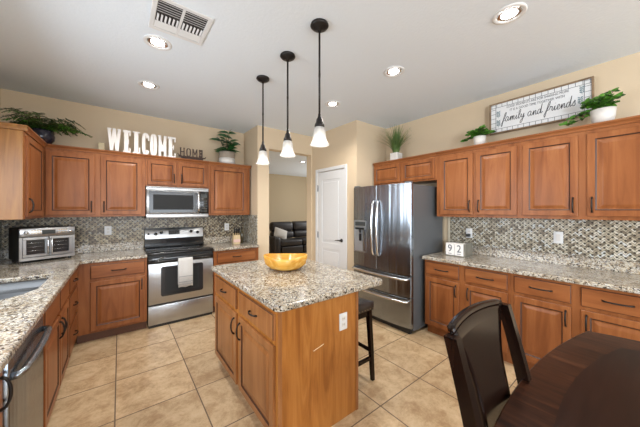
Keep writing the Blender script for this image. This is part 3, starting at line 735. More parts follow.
o = plate('white outlet with a plugged in black adapter behind the block calendar', 'outlet', (XR-.0100, 1.408, 1.165), -PI/2)
MB().box(-.02, .02, -.045, -.009, -.045, -.008, .004).build('plug_adapter', M['blackm'], o)
plate('white switch plate centred on the right mosaic backsplash', 'switch', (XR-.0100, .58, 1.18), -PI/2)

# bowl on the island
t = thing('wooden_bowl', 'yellow carved wooden bowl on the granite island top', 'bowl', (1.192, 2.05, CT), -.62)
m = MB(); n = 40; rows = []
def brad(a, k): return (1+.05*math.cos(4*a)+.03*math.cos(2*a+1))
for r, z in ((0.001, 0), (.085, 0), (.120, .014), (.160, .045), (.172, .100), (.174, .122), (.166, .128), (.154, .118), (.130, .06), (.07, .026), (.001, .020)):
    rows.append([(r*1.08*brad(2*PI*k/n, 0)*math.cos(2*PI*k/n), r*.92*brad(2*PI*k/n, 0)*math.sin(2*PI*k/n), z+(.010*math.cos(2*(2*PI*k/n)) if r > .14 else 0)) for k in range(n)])
m.grid(rows, closed=True); bo = m.build('bowl_body', M['bowl'], t)
k = MB()
for a in (-1.75, -1.62, -1.48): k.box(-.008, .008, -.002, .002, -.004, .004, .001, mx=Matrix.Translation((.158*math.cos(a)*1.08, .140*math.sin(a), .078)) @ Matrix.Rotation(-.7, 4, 'X'))
k.build('carved_mark', M['red'], t)

# bar stool under the overhang
t = thing('bar_stool', 'dark wood bar stool with black leather seat tucked under the island', 'stool', (1.545, 1.70, 0))
sw, sd, sz = .155, .22, .60
def leg_pts(a, b): return [(a*(sw-.01), b*(sd-.02), sz), (a*(sw+.0), b*(sd-.005), .30), (a*(sw+.012), b*(sd+.005), 0)]
def sqbar(mb, pts, r): return mb.tube(pts, r, 4)
for a in (-1, 1):
    for b in (-1, 1):
        p = leg_pts(a, b); m = MB()
        m.grid([[(q[0]+sx*rr, q[1]+sy*rr, q[2]) for sx, sy in ((-1, -1), (1, -1), (1, 1), (-1, 1))] for q, rr in zip(p, (.019, .017, .014))], closed=True, smooth=False)
        m.box(p[2][0]-.014, p[2][0]+.014, p[2][1]-.014, p[2][1]+.014, 0, .004); m.build('leg', M['espresso'], t)
MB().box(-sw, sw, -sd+.01, sd-.01, sz-.055, sz, .004).build('apron', M['espresso'], t)
for b in (-1, 1): MB().box(-sw+.01, sw-.01, b*(sd-.003)-.012, b*(sd-.003)+.012, .175, .205, .003).build('stretcher', M['espresso'], t)
for a in (-1, 1): MB().box(a*(sw+.003)-.011, a*(sw+.003)+.011, -sd+.02, sd-.02, .235, .262, .003).build('stretcher', M['espresso'], t)
seat = MB(); rows = []
for i in range(9):
    u = -1+2*i/8; rows.append([((-1+2*j/8)*(sw+.018), u*(sd+.012), .66+.010*(1-u*u)*(1-(-1+2*j/8)**2)+.012*u*u) for j in range(9)])
seat.slab(rows, (0, 0, -.066)); seat = seat.build('seat', M['leather'], t)
nh = MB()
for i in range(16):
    y = -sd-.005+(2*sd+.01)*i/15
    for a in (-1, 1): nh.box(a*(sw+.0185)-.003, a*(sw+.0185)+.003, y-.0045, y+.0045, .612, .621, .002)
for i in range(11):
    x = -sw-.01+(2*sw+.02)*i/10
    for b in (-1, 1): nh.box(x-.0045, x+.0045, b*(sd+.0125)-.003, b*(sd+.0125)+.003, .612, .621, .002)
nh.build('nailhead_trim', M['brass'], seat)

# ------------------------------------------------------------ dining table and chair
def bowed(cx, cy, hx, hy, bx, by, n=14):
    out = []
    for k in range(n): s = -1+2*k/n; out.append((cx+s*hx, cy-hy-by*(1-s*s)))
    for k in range(n): s = -1+2*k/n; out.append((cx+hx+bx*(1-s*s), cy+s*hy))
    for k in range(n): s = 1-2*k/n; out.append((cx+s*hx, cy+hy+by*(1-s*s)))
    for k in range(n): s = 1-2*k/n; out.append((cx-hx-bx*(1-s*s), cy+s*hy))
    return out
t = thing('dining_table', 'dark espresso dining table with bowed edges in the right foreground', 'table', (1.30, -.30, 0))
MB().prism(bowed(0, 0, .835, .535, .08, .10), .722, .7595, .006, 2).build('tabletop', M['tableband'], t)
MB().prism(bowed(0, 0, .700, .400, .08, .105), .7596, .7605).build('inlay_panel', M['tablein'], t)
MB().box(-.70, .70, -.42, -.395, .63, .7215).box(-.70, .70, .395, .42, .63, .7215).box(-.70, -.675, -.395, .395, .63, .7215).box(.675, .70, -.395, .395, .63, .7215).build('apron', M['espresso'], t)
for a in (-1, 1):
    for b in (-1, 1):
        m = MB(); m.grid([[(a*.70+sx*r, b*.42+sy*r, z) for sx, sy in ((-1, -1), (1, -1), (1, 1), (-1, 1))] for z, r in ((.7214, .045), (.5, .043), (0, .030))], closed=True, smooth=False)
        m.box(a*.70-.03, a*.70+.03, b*.42-.03, b*.42+.03, 0, .003); m.build('leg', M['espresso'], t)
# chair: back plane z .45 (y=.02) to z 1.05 (y=.09) behind a seat that runs under the table
CXC, CYC = 1.085, .300
t = thing('dining_chair', 'dark espresso dining chair with wide curved back splat pushed to the table', 'chair', (CXC, CYC, 0))
hw = .252
def by(z): return .100*max(0, (z-.60)/.45)**1.2
def bow(x): return .030*(1-(x/hw)**2)
for s in (-1, 1):
    m = MB(); rows = []
    for k in range(15):
        z = 1.045*k/14; y = by(z) if z > .45 else .06*((.45-z)/.45)**1.6
        x = s*(hw-.017); wx, wy = .017, .021+.004*(1-z)
        rows.append([(x+sx*wx, y+sy*wy, z) for sx, sy in ((-1, -1), (1, -1), (1, 1), (-1, 1))])
    m.grid(rows, closed=True, smooth=False); e = rows[-1]; m.box(e[0][0], e[1][0], e[0][1], e[2][1], 1.040, 1.048, .002)
    m.box(rows[0][0][0], rows[0][1][0], rows[0][0][1], rows[0][2][1], 0, .004)
    m.build('back_leg', M['espresso'], t)
    m = MB(); m.grid([[(s*.235+sx*r, -.43+sy*r, z) for sx, sy in ((-1, -1), (1, -1), (1, 1), (-1, 1))] for z, r in ((.43, .022), (0, .015))], closed=True, smooth=False)
    m.box(s*.235-.015, s*.235+.015, -.445, -.415, 0, .003); m.build('front_leg', M['espresso'], t)
rows = []
for k in range(4):
    z = 1.046+.016*k/3
    rows.append([(x_, by(z)+bow(x_)-.008, z+.014*(1-(x_/hw)**2)) for x_ in [-hw+.034+(2*hw-.068)*j/14 for j in range(15)]])
MB().slab(rows, (0, .022, 0)).build('top_rail', M['espresso'], t)
rows = []
for k in range(17):
    z = .44+.604*k/16; u = (z-.44)/.604; half = .098+.05*u**2+(hw-.036-.148)*max(0, (u-.68)/.32)**1.4+.03*(1-u)**2
    rows.append([(x_, by(z)+bow(x_)-.006, z+.014*(1-(x_/hw)**2)*u**6) for x_ in [-half+2*half*j/14 for j in range(15)]])
MB().slab(rows, (0, .016, 0)).build('back_splat', M['espresso'], t)
rows = []
for k in range(3):
    z = .41+.05*k/2; rows.append([(x_, bow(x_)*.3-.015, z) for x_ in [-hw+.028+(2*hw-.056)*j/8 for j in range(9)]])
MB().slab(rows, (0, .025, 0)).build('lower_rail', M['espresso'], t)
MB().box(-.245, .245, -.45, -.025, .385, .432, .004).build('seat_frame', M['espresso'], t)
MB().box(-.25, .25, -.46, -.022, .4325, .480, .018, 3).build('seat', M['leather'], t)

# ------------------------------------------------------------ pendants, recessed lights, vent
def bulb_light(name, loc, power, rad, parent=None, spot=None):
    l = bpy.data.lights.new(name, 'SPOT' if spot else 'POINT'); l.energy = power; l.color = (1, .94, .86); l.shadow_soft_size = rad
    if spot: l.spot_size = spot; l.spot_blend = .6
    o = bpy.data.objects.new(name, l); C.objects.link(o); o.location = loc; o.parent = parent; return o
def pendant(loc, label, s=1.0):
    t = thing('pendant_light', label, 'pendant lamp', loc, 0, 'pendant lamps over the island')
    z0 = -ZC+0
    MB().lathe([(0, 0), (.062, 0), (.066, -.012), (.058, -.022), (.046, -.027), (.040, -.034), (.015, -.038), (.010, -.055), (0, -.055)], 28).build('canopy', M['bronze'], t)
    MB().tube([(0, 0, -.05), (0, 0, -.66)], .0075, 10).tube([(0, 0, -.35), (0, 0, -.375)], .0085, 10).build('rod', M['bronze'], t)
    MB().lathe([(0, -.635), (.010, -.64), (.013, -.665), (.022, -.68), (.026, -.70), (.034, -.715), (.036, -.735), (.030, -.738), (0, -.738)], 20).build('socket_cup', M['bronze'], t)
    MB().lathe([(.030, -.734), (.038, -.745), (.043, -.775), (.046, -.805), (.051, -.832), (.062, -.852), (.070, -.864), (.066, -.864), (.048, -.832), (.042, -.805), (.039, -.775), (.034, -.745), (.030, -.734)], 48, ribs=.012).build('glass_shade', M['shade'], t)
    MB().lathe([(0, -.738), (.012, -.742), (.014, -.765), (.024, -.80), (.024, -.82), (.014, -.838), (0, -.84)], 16).build('bulb', M['bulb'], t)
    bulb_light('pendant_glow', (0, 0, -.87), PEND_POWER, .03, t)
    return t
pendant((1.14, 2.41, ZC), 'pendant lamp with glass bell shade farthest from the camera')
pendant((1.14, 1.925, ZC), 'pendant lamp with glass bell shade in the middle of the three')
pendant((1.13, 1.465, ZC), 'pendant lamp with glass bell shade nearest the camera')
def can(x, y, label, power=None):
    t = thing('recessed_light', label, 'ceiling light', (x, y, ZC), 0, 'recessed ceiling lights')
    MB().lathe([(.098, 0), (.098, -.004), (.088, -.008), (.072, -.004), (.070, -.001), (.070, 0)], 32).build('trim_ring', M['white'], t)
    MB().lathe([(.0695, -.003), (.0695, -.0005), (.048, -.0005), (.048, -.0015)], 32).build('reflector', M['chrome'], t)
    MB().lathe([(0, -.0025), (.047, -.0025), (.047, -.0005), (0, -.0005)], 32).build('lamp_disc', M['canlight'], t)
    bulb_light('can_beam', (0, 0, -.02), CAN_POWER if power is None else power, .06, t, math.radians(150))
can(.238, 2.41, 'recessed ceiling light right beside the air vent')
can(.244, 3.29, 'recessed ceiling light nearest the left back cabinets')
can(2.08, 1.526, 'recessed ceiling light right of the nearest pendant canopy')
can(2.085, .60, 'recessed ceiling light in the upper right of the photo')
can(2.11, 2.463, 'small recessed ceiling light behind the pendants near the pantry')
can(4.02, 5.96, 'tiny recessed light in the next room seen through the opening', 30)
t = thing('ceiling_vent', 'white rectangular air vent with dark louvers in the ceiling', 'air vent', (.34, 2.05, ZC))
vw, vh = .178, .182
m = MB().box(-vw, vw, -vh, -vh+.03, -.010, 0, .003).box(-vw, vw, vh-.03, vh, -.010, 0, .003).box(-vw, -vw+.03, -vh+.03, vh-.03, -.010, 0, .003).box(vw-.03, vw, -vh+.03, vh-.03, -.010, 0, .003).box(-.008, .008, -vh+.03, vh-.03, -.009, -.001)
m.build('vent_frame', M['white'], t)
MB().box(-vw+.03, vw-.03, -vh+.03, vh-.03, -.0015, -.0005).build('vent_backing', M['blackm'], t)
for hx in (-.148, .008):
    for k in range(5):
        y = -vh+.036+k*.024
        MB().box(0, .140, -.006, .006, -.0007, .0007, mx=Matrix.Translation((hx, y+.008, -.0065)) @ Matrix.Rotation(.45, 4, 'X')).build('louver', M['white'], t)
    for k in range(6):
        MB().box(-.006, .006, 0, .075, -.0007, .0007, mx=Matrix.Translation((hx+.013+k*.0235, -.012, -.0065)) @ Matrix.Rotation(.5, 4, 'Y')).build('louver', M['white'], t)
    for k in range(5):
        y = .076+k*.0155
        MB().box(0, .140, -.006, .006, -.0007, .0007, mx=Matrix.Translation((hx, y, -.0065)) @ Matrix.Rotation(-.35, 4, 'X')).build('louver', M['white'], t)

# ------------------------------------------------------------ things on top of the cabinets
ZT = Z1+.0005
# letters: strokes in a unit box, w wide, 1 high
DK = [0]
def D(dep, step=1):
    """half depth of the next piece of a letter: each piece a hair thicker, so no two faces coincide"""
    DK[0] = (DK[0]+step) % 12; return dep/2+.0004*DK[0]
def stroke(m, a, b, th, hscale, wscale, dep):
    a = Vector((a[0]*wscale, 0, a[1]*hscale)); b = Vector((b[0]*wscale, 0, b[1]*hscale)); d = b-a; L_ = d.length
    ang = math.atan2(d.x, d.z)
    m.box(-th/2, th/2, -D(dep), D(dep, 0), 0, L_, .0015, mx=Matrix.Translation(a) @ Matrix.Rotation(ang, 4, 'Y'))
def ring(m, w, h, th, dep, cut=None):
    n = 40; rows = []
    for k in range(n+1):
        a = 2*PI*k/n
        if cut and abs(math.atan2(math.sin(a), math.cos(a))) < cut: continue
        c, s = math.cos(a), math.sin(a); p = .62
        def P(rx, rz): return (w/2+rx*abs(c)**p*(1 if c > 0 else -1), h/2+rz*abs(s)**p*(1 if s > 0 else -1))
        o = P(w/2, h/2); i = P(w/2-th, h/2-th*.6)
        rows.append([(o[0], -dep/2, o[1]), (i[0], -dep/2, i[1]), (i[0], dep/2, i[1]), (o[0], dep/2, o[1])])
    m.grid(rows, closed=True, smooth=False)
    for r in (rows[0], rows[-1]):
        if cut: m.grid([[r[0], r[1]], [r[3], r[2]]], smooth=False)
def letter(ch, w, h, dep=.018, th=.043, sf=.014):
    m = MB(); v = lambda x, z0=0, z1=1, t=th: stroke(m, (x, z0), (x, z1), t, h, 1, dep)
    def ser(x0, x1, z): m.box(x0, x1, -D(dep), D(dep, 0), z*h-(sf if z > .5 else 0), z*h+(0 if z > .5 else sf), .001)
    if ch == 'E':
        v(th*.75); m.box(0, w, -D(dep), D(dep, 0), 0, .026, .001).box(0, w, -D(dep), D(dep, 0), h-.026, h, .001).box(.02, w*.72, -D(dep), D(dep, 0), h/2-.012, h/2+.012, .001)
        m.box(w-.014, w, -D(dep), D(dep, 0), .002, .065, .001).box(w-.014, w, -D(dep), D(dep, 0), h-.065, h-.002, .001).box(w*.66, w*.78, -D(dep), D(dep, 0), h/2-.03, h/2+.03, .001)
    elif ch == 'L':
        v(th*.85); m.box(0, w, -D(dep), D(dep, 0), 0, .026, .001).box(w-.014, w, -D(dep), D(dep, 0), .002, .085, .001); ser(0, th*1.8, 1)
    elif ch in 'WM':
        f = (lambda z: z) if ch == 'W' else (lambda z: 1-z)
        if ch == 'W':
            pts = [(.12, 1), (.30, .04), (.5, .95), (.70, .04), (.88, 1)]
            for a, b in zip(pts, pts[1:]): stroke(m, (a[0], a[1]), (b[0], b[1]), th*.72, h, w, dep)
            ser(0, w*.30, 1); ser(w*.38, w*.62, 1); ser(w*.72, w, 1)
        else:
            v(th*.5, t=th*.7); v(w-th*.5, t=th*.7); stroke(m, (.16, .97), (.5, .25), th*.6, h, w, dep); stroke(m, (.84, .97), (.5, .25), th*.6, h, w, dep)
            ser(0, th*.95, 0); ser(w-th*.95, w, 0); ser(0, th*.8, 1); ser(w-th*.8, w, 1)
    elif ch == 'C':
        ring(m, w, h, th*.85, dep, .42); m.box(w-.014, w, -D(dep), D(dep, 0), h*.66, h*.90, .001)
    elif ch == 'O': ring(m, w, h, th*.85, dep)
    elif ch == 'H':
        v(th*.6, t=th*.7); v(w-th*.6, t=th*.7); m.box(th*.5, w-th*.5, -D(dep), D(dep, 0), h*.46, h*.56)
        for z in (0, 1): ser(0, th*1.2, z); ser(w-th*1.2, w, z)
    return m
YLET = 4.062
def px_x(u, Y):
    tt = (u-320)/F; c, s = math.cos(PSI), math.sin(PSI); return Y*(s+tt*c)/(c-tt*s)
words = ['first', 'second', 'third', 'fourth', 'fifth', 'sixth', 'last']
for (ch, a, b, lbl) in (('W', 107, 121.3, 'white wooden letter W at the start of the welcome sign'), ('E', 122.8, 130.8, 'white wooden letter E between W and L'),
                        ('L', 132.5, 140.4, 'white wooden letter L between E and C'), ('C', 141.8, 149.5, 'white wooden letter C between L and O'),
                        ('O', 149.9, 157.2, 'white wooden letter O between C and M'), ('M', 157.7, 167.0, 'white wooden letter M between O and the last E'),
                        ('E', 167.5, 175.7, 'white wooden letter E at the end of the welcome sign')):
    x0, x1 = px_x(a, YLET), px_x(b, YLET)
    o = letter(ch, x1-x0-.004, .283).build('letter_'+ch.lower(), M['letter'], loc=(x0+.002, YLET, ZT))
    o.name = 'decor_letter'; tag(o, lbl, 'letter', 'letters of the welcome sign')
# HOME word stand
t = thing('word_sculpture', 'small brown iron home word stand next to the white letters', 'decoration', (px_x(177.5, 4.07), 4.07, ZT))
hwid = px_x(206, 4.07)-px_x(177.5, 4.07)
b_ = MB().box(.01, hwid-.01, -.02, .02, .035, .047, .002).tube([(0, 0, .075), (.02, 0, .055), (.06, 0, .043), (hwid-.06, 0, .043), (hwid-.02, 0, .045), (hwid, 0, .06)], .006)
for x in (.05, hwid-.05): b_.box(x-.006, x+.006, -.022, .022, 0, .036)
for k in range(5):
    cx = .07+k*(hwid-.14)/4
    b_.tube([(cx+.02*math.cos(q*.7), -.01, .022+.013*math.sin(q*.7)) for q in range(9)], .004, 6)
b_.box(.05, hwid-.05, -.003, .003, .008, .036).build('base', M['iron'], t)
ws = [('H', .065), ('O', .06), ('M', .07), ('E', .05)]; x = .028
for ch, lw in ws:
    letter(ch, lw, .115, .008, .018, .008).build('letter', M['iron'], t, (x, 0, .046)); x += lw+.018
# faint beige blocks left of W
o = tag(MB().box(-.03, .03, -.03, .03, 0, .095, .004).build('wooden_block', simple('beige_block', (.40, .34, .22), .7)), 'small beige block beside the letter W', 'decoration'); o.location = (px_x(101.5, 4.12), 4.12, ZT)

def pot(root, name, prof, mat, n=28): return MB().lathe(prof, n).build(name, mat, root)
# rubber plant
t = thing('potted_plant', 'broad leaved green plant in a two tone taupe and white pot', 'plant', (px_x(227, 4.16), 4.16, ZT))
p_ = pot(t, 'pot', [(0, .0), (.112, 0), (.118, .08), (.125, .195), (.115, .195), (.108, .165), (0, .165)], M['pott'])
pot(t, 'pot_band', [(.1130, .0), (.1145, .0), (.1225, .095), (.1195, .095)], M['potw'])
m = MB(); st = MB(); random.seed(3)
stems = [((0, 0), (.04, 0, .50)), ((.02, .01), (-.08, .02, .36)), ((-.02, 0), (.09, -.02, .34)), ((0, .02), (-.02, -.05, .42))]
for (bx, by_), tip in stems:
    pts = [Vector((bx, by_, .12)).lerp(Vector(tip), k/5)+Vector((.01*math.sin(k), 0, 0)) for k in range(6)]
    st.tube(pts, .004, 6)
    for k, p in enumerate(pts[1:]):
        for q in range(2):
            a = k*2.4+q*PI+random.uniform(-.4, .4); m.leaf(p, (math.cos(a), math.sin(a)*.7, .35+.3*random.random()), .125+.04*random.random(), .078, curl=.5, up=Vector((0, -.7, .7)))
    m.leaf(pts[-1], (.3, 0, 1), .10, .05)
for a in range(9):
    aa = a*.7; m.leaf((0, 0, .20), (math.cos(aa), math.sin(aa)*.8, .40), .19, .07, curl=.45, up=Vector((0, -.6, .8)))
m.build('foliage', M['rubber'], t); st.build('stem', M['stem'], t)
# fern in the corner
t = thing('potted_fern', 'dark arching fern in a glazed black pot in the cabinet corner', 'plant', (-.68, 4.10, ZT))
pot(t, 'pot', [(0, 0), (.06, 0), (.075, .01), (.105, .05), (.11, .09), (.095, .135), (.10, .15), (.09, .15), (.085, .13), (0, .12)], M['potd'])
random.seed(11)
for k in range(38):
    a = (k*2.399) % (2*PI); ln = .30+.14*random.random(); up_ = .45+.75*random.random()
    if math.sin(a) > .3: ln = min(ln, .22/math.sin(a)); up_ += .3
    if math.cos(a) < -.3: ln = min(ln, .24/-math.cos(a))
    if k in (4, 9, 15): a, ln, up_ = -1.55-.07*(k % 5), .58+.05*(k % 3), .62
    if k in (7, 12): a, ln, up_ = -.30+.05*(k % 5), .44, .40
    m = MB(); pts = []
    for q in range(15):
        s = q/14; r = ln*s; z = .15+ln*(up_*s-(.85*up_+.10)*s*s)
        pts.append(Vector((r*math.cos(a), r*math.sin(a), max(z, .05))))
    m.tube(pts, [.0026]*15, 5, mat=1)
    for q in range(1, 15):
        d = (pts[q]-pts[q-1]).normalized(); sd_ = d.cross(Vector((0, 0, 1))).normalized(); wl = .062*math.sin(PI*min(1, (q+1.5)/16))**.7
        for hh in (0, .5):
            for sg in (-1, 1):
                m.leaf(pts[q-1].lerp(pts[q], hh), sd_*sg+d*.35+Vector((0, 0, random.uniform(-.6, .6))), wl*random.uniform(.8, 1.1), .013, curl=.25)
    m.build('frond', [M['leafd'] if k % 3 else M['leaf'], M['stem']], t)
# grass pot over the refrigerator
t = thing('potted_grass', 'tall wispy green grass in a white pot above the refrigerator', 'plant', (3.235, 2.335, ZT))
MB().prism(rrect(-.065, .065, -.065, .065, .012), 0, .12, .003).build('pot', M['potw'], t)
MB().box(-.055, .055, -.055, .055, .1203, .124).build('soil', M['soil'], t)
m = MB(); random.seed(5)
for k in range(270):
    a = random.uniform(0, 2*PI); r0 = .045*random.random()**.5; lean = random.random()**1.3*.30; h = .20+.25*random.random()
    b0 = Vector((r0*math.cos(a), r0*math.sin(a), .12)); dirv = Vector((math.cos(a), math.sin(a), 0)); s = Vector((-math.sin(a), math.cos(a), 0)); w_ = .0055
    rows = []
    for q in range(6):
        u = q/5; c = b0+dirv*lean*u**1.8+Vector((0, 0, h*(u-.22*lean/.24*u*u))); c.x = min(c.x, .205); ww = w_*(1-.85*u)
        rows.append([c-s*ww, c+s*ww])
    m.grid(rows)
m.build('grass_blades', M['grass'], t)
# ivy pots
def ivy(loc, label, sc, seed, trail, prof):
    t = thing('potted_ivy', label, 'plant', loc)
    pot(t, 'pot', prof, M['potw']); random.seed(seed); m = MB(); st = MB(); top = prof[3][1]
    for k in range(15):
        a = k*2.399; ln = sc*(.10+.10*random.random()); u = .8+.9*random.random()
        d = Vector((math.cos(a)*.8, math.sin(a), u)); 
        if k in trail: d = Vector(trail[k]); ln = d.length; 
        d.normalize(); pts = []
        for q in range(7):
            s = q/6; c = Vector((0, 0, top*.9))+d*ln*s+Vector((0, 0, -.35*ln*s*s)); c.x = min(c.x, .13); c.z = max(c.z, .055); pts.append(c)
        st.tube(pts, .002, 5)
        for q, p in enumerate(pts[1:]):
            for e in range(3):
                b = random.uniform(0, 2*PI); dd = Vector((math.cos(b)-.25, math.sin(b), random.uniform(-.1, .6)))
                L_ = sc*random.uniform(.034, .050)
                m.leaf(p, dd, L_*.9, L_*.85, up=Vector((-.8, 0, .6)), curl=.25, mat=random.choice((0, 0, 1)))
                m.leaf(p, dd+Vector((-.2, .5, .4)), L_*.9, L_*.7, up=Vector((-.8, 0, .6)), curl=.3)
    m.build('foliage', [M['leaf'], M['leafd']], t); st.build('stem', M['stem'], t)
ivy((3.215, 1.205, ZT), 'small ivy in a white pot left of the family sign', 1.0, 21, {2: (0, .16, .05), 5: (0, -.13, .08)}, [(0, 0), (.050, 0), (.058, .06), (.062, .11), (.056, .11), (0, .10)])
ivy((3.21, .262, ZT), 'larger trailing ivy in a white pot right of the family sign', 1.05, 33, {2: (-.02, .24, -.02), 5: (0, .20, .06), 7: (0, .10, .16), 9: (-.02, -.06, .22), 11: (-.02, -.10, .16), 3: (0, .02, .18)}, [(0, 0), (.058, 0), (.072, .06), (.078, .125), (.070, .125), (0, .11)])

# ------------------------------------------------------------ family and friends sign (leans on the right wall), built facing -X
SL, SH = .83, .345
lean = math.atan2(.05, SH)
t = thing('framed_wall_sign', 'long framed family and friends sign standing above the right cabinets', 'sign', (3.372, 1.158, ZT+.143-.0), -PI/2)
RX = Matrix.Identity(4)
MB().box(.014, SL-.014, 0, .012, .014, SH-.014).build('sign_board', M['board'], t)
fr = MB().box(0, SL, -.012, .016, 0, .015, .002).box(0, SL, -.012, .016, SH-.015, SH, .002).box(0, .015, -.012, .016, .015, SH-.015, .002).box(SL-.015, SL, -.012, .016, .015, SH-.015, .002).build('sign_frame', M['frame'], t)
g = MB(); bd = .052
for k in range(17):
    x = .022+k*(SL-.044)/16
    for z0, z1 in ((.016, bd), (SH-bd, SH-.016)): g.box(x-.0018, x+.0018, -.0012, -.0002, z0, z1)
for k in range(7):
    z = .022+k*(SH-.044)/6
    for x0, x1 in ((.016, bd+.01), (SL-bd-.01, SL-.016)): g.box(x0, x1, -.0012, -.0002, z-.0018, z+.0018)
for z in (bd, SH-bd): g.box(.016, SL-.016, -.0014, -.0002, z-.0018, z+.0018)
for x in (bd+.01, SL-bd-.01): g.box(x-.0018, x+.0018, -.0014, -.0002, .016, SH-.016)
g.build('checked_border', M['inkg'], t)
def text_mesh(body, size, x, z, w, parent, mat, name, shear=0):
    cu = bpy.data.curves.new('txt', 'FONT'); cu.body = body; cu.size = size; cu.extrude = .0006; cu.shear = shear; cu.resolution_u = 3
    to = bpy.data.objects.new('txt', cu); C.objects.link(to)
    me = bpy.data.meshes.new_from_object(to); bpy.data.objects.remove(to)
    xs = [v.co.x for v in me.vertices]; x0, x1 = min(xs), max(xs); k = w/(x1-x0)
    for v in me.vertices: v.co = ((v.co.x-x0)*k+x, -.0012-v.co.z, v.co.y+z)
    o = bpy.data.objects.new(name, me); C.objects.link(o); me.materials.append(mat); o.parent = parent
    return o
text_mesh('GOOD MOMENTS ARE FOR SHARING MORE', .034, .165, .262, .50, t, M['inkg'], 'small_lettering')
text_mesh('IT IS A GOOD TIME TOGETHER WITH', .034, .195, .222, .44, t, M['inkg'], 'small_lettering')
# script lettering drawn with a round pen; strokes per letter in units of x height
SC = {
 'f': ([[(0, .1), (.25, .6), (.5, 1.5), (.45, 1.9), (.3, 1.6), (.15, .6), (.05, -.6), (-.05, -.9), (-.15, -.5), (.1, .1), (.5, .35)]], .50),
 'a': ([[(.5, .8), (.25, .95), (0, .45), (.15, .02), (.4, .3), (.5, .85), (.48, .2), (.62, .05), (.78, .35)]], .78),
 'm': ([[(0, .3), (.12, .85), (.12, 0), (.25, .7), (.4, .85), (.42, 0), (.55, .7), (.7, .85), (.72, .15), (.85, .05), (1.0, .35)]], 1.0),
 'i': ([[(0, .3), (.12, .85), (.12, .15), (.25, .02), (.42, .35)], [(.15, 1.25), (.17, 1.32)]], .42),
 'l': ([[(0, .3), (.3, 1.3), (.25, 1.8), (.1, 1.5), (.08, .3), (.2, .02), (.42, .35)]], .42),
 'y': ([[(0, .3), (.1, .85), (.12, .3), (.25, .1), (.42, .4), (.5, .85), (.45, .0), (.3, -.8), (.05, -.9), (.15, -.4), (.7, .3)]], .72),
 'n': ([[(0, .3), (.12, .85), (.12, 0), (.28, .7), (.45, .85), (.47, .15), (.6, .05), (.75, .35)]], .75),
 'd': ([[(.45, .75), (.2, .9), (0, .4), (.15, .02), (.4, .4), (.55, 1.9), (.5, .3), (.6, .05), (.8, .35)]], .80),
 'r': ([[(0, .3), (.15, .95), (.25, .75), (.42, .8), (.40, .2), (.52, .05), (.66, .35)]], .66),
 'e': ([[(0, .3), (.3, .5), (.35, .8), (.2, .95), (.05, .5), (.15, .05), (.35, .08), (.55, .35)]], .55),
 's': ([[(0, .3), (.28, 1.0), (.3, .6), (.38, .25), (.2, 0), (.02, .15)]], .45)}
def script(text, x, z, s, parent, total):
    wsum = sum(.45 if c == ' ' else SC[c][1] for c in text); k = total/(wsum*s); m = MB()
    for c in text:
        if c == ' ': x += .45*s*k; continue
        for ln in SC[c][0]:
            P = [Vector((x+p[0]*s*k+p[1]*s*.12, -.0015, z+p[1]*s)) for p in ln]; out = []
            for q in range(len(P)-1):
                a, b, c2, d2 = P[max(q-1, 0)], P[q], P[q+1], P[min(q+2, len(P)-1)]
                for e in range(4):
                    u = e/4; out.append(.5*((2*b)+(c2-a)*u+(2*a-5*b+4*c2-d2)*u*u+(3*b-a-3*c2+d2)*u**3))
            out.append(P[-1]); m.tube(out, .0024, 5)
        x += SC[c][1]*s*k
    return m.build('script_lettering', M['ink'], parent)
script('family and friends', .125, .118, .052, t, .585)
for x, z, fl in ((.085, .10, 1), (.085, .20, 1), (SL-.085, .14, -1), (SL-.075, .235, -1)):
    m = MB(); m.tube([(x, -.0015, z-.03), (x+.008*fl, -.0015, z+.01), (x-.004*fl, -.0015, z+.05)], .0012, 5)
    for k in range(4):
        for s in (-1, 1): m.leaf((x+.002*fl, -.0014, z-.015+k*.016), (s*.8, 0, .7), .026, .009, up=Vector((0, -1, 0)), curl=0)
    m.build('leaf_sprig', M['inkb'], t)

# ------------------------------------------------------------ small things on the counters
# block calendar at the fridge end of the right counter
t = thing('block_calendar', 'white block calendar with black numerals at the refrigerator end', 'calendar', (3.080, 1.527, CT), -PI/2)
MB().box(0, .222, .002, .20, 0, .010, .001).box(0, .222, .1005, .20, .010, .150, .001).box(.2045, .222, .002, .1, .010, .150, .001).build('holder', simple('aged_mirror', (.30, .29, .25), .25, .6), t)
for x, txt in ((.004, '9'), (.106, '2')):
    o = MB().box(x, x+.098, -.0, .100, .0105, .148, .003).build('number_block', M['letter'], t)
    text_mesh(txt, .12, x+.028, .050, .046, o, M['inkg'], 'numeral').location = (0, 0, 0)
    MB().box(x+.03, x+.07, -.0012, -.0002, .026, .032).build('caption_line', M['inkg'], o)
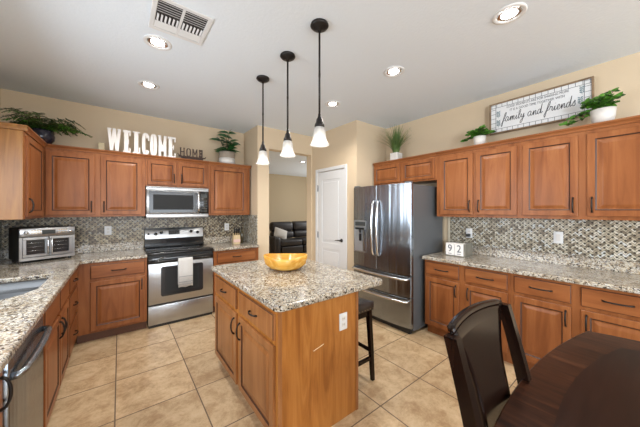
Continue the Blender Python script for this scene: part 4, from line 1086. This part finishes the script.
# knife block
t = thing('knife_block', 'pale wood knife block with black handled knives beside the range', 'knife block', (1.470, 4.085, CT), -.12)
MB().prism([(-.055, .0), (.075, 0), (.075, .06), (.0, .175), (-.055, .135)], -.052, .052, .003, mx=Matrix.Rotation(PI/2, 4, 'Z') @ Matrix.Rotation(PI/2, 4, 'X')).build('block', M['knifewood'], t)
MB().box(-.0525, .0525, -.058, -.0555, .03, .075).build('label_band', simple('pink_band', (.62, .42, .36), .6), t)
random.seed(2)
for i in range(3):
    for j in range(2):
        x = -.034+i*.034; y0_, z0_ = (-.035+j*.035), .150+j*.022
        MB().tube([(x, y0_+.0, z0_-.012), (x, y0_-.028, z0_+.045), (x, y0_-.052, z0_+.082+.008*random.random())], [.008, .009, .0075], 8).build('knife_handle', M['black'], t)
t = thing('utensil_bottle', 'tall slim dark bottle standing right of the knife block', 'bottle', (1.575, 4.12, CT))
MB().lathe([(0, 0), (.027, 0), (.030, .01), (.030, .15), (.022, .185), (.012, .20), (.011, .235), (0, .235)], 20).build('bottle_glass', simple('dark_glass', (.05, .04, .02), .12), t)
MB().lathe([(0, .2355), (.013, .2355), (.013, .262), (0, .262)], 14).build('cap', M['bronze'], t)

# ------------------------------------------------------------ next room: sofa and pillow
t = thing('leather_sofa', 'dark leather reclining sofa in the next room', 'sofa', (3.66, 6.98, 0))
SWD = 2.1
MB().box(.10, SWD-.10, .10, .92, .05, .30, .03, 2).build('base', M['sofa'], t)
for x in (0, SWD-.24): MB().box(x, x+.24, -.02, .90, .0, .62, .075, 4).build('armrest', M['sofa'], t)
n = 2; cw = (SWD-.48)/n
for k in range(n):
    x = .24+k*cw
    MB().box(x+.004, x+cw-.004, -.0, .62, .30, .50, .06, 4).build('seat_cushion', M['sofa'], t)
    MB().box(x+.004, x+cw-.004, .52, .80, .50, .74, .08, 4).build('lumbar_cushion', M['sofa'], t)
    MB().box(x+.004, x+cw-.004, .56, .88, .72, 1.05, .10, 4).build('backrest', M['sofa'], t)
    MB().box(x+.02, x+cw-.02, -.03, .06, .06, .30, .025, 3).build('footrest', M['sofa'], t)
m = MB(); rows = []
for i in range(9):
    u = -1+2*i/8; rows.append([((-1+2*j/8)*.24, -.07*((1-u*u)*(1-(-1+2*j/8)**2))**.5, u*.16) for j in range(9)])
rows2 = [[(x, -y, z) for x, y, z in r] for r in rows]
m.grid(rows).grid(rows2)
o = m.build('throw_pillow', M['pillow'], loc=(4.10, 7.36, .69)); o.rotation_euler = (-.35, .35, 0); tag(o, 'pale grey throw pillow lying on the dark sofa', 'pillow')
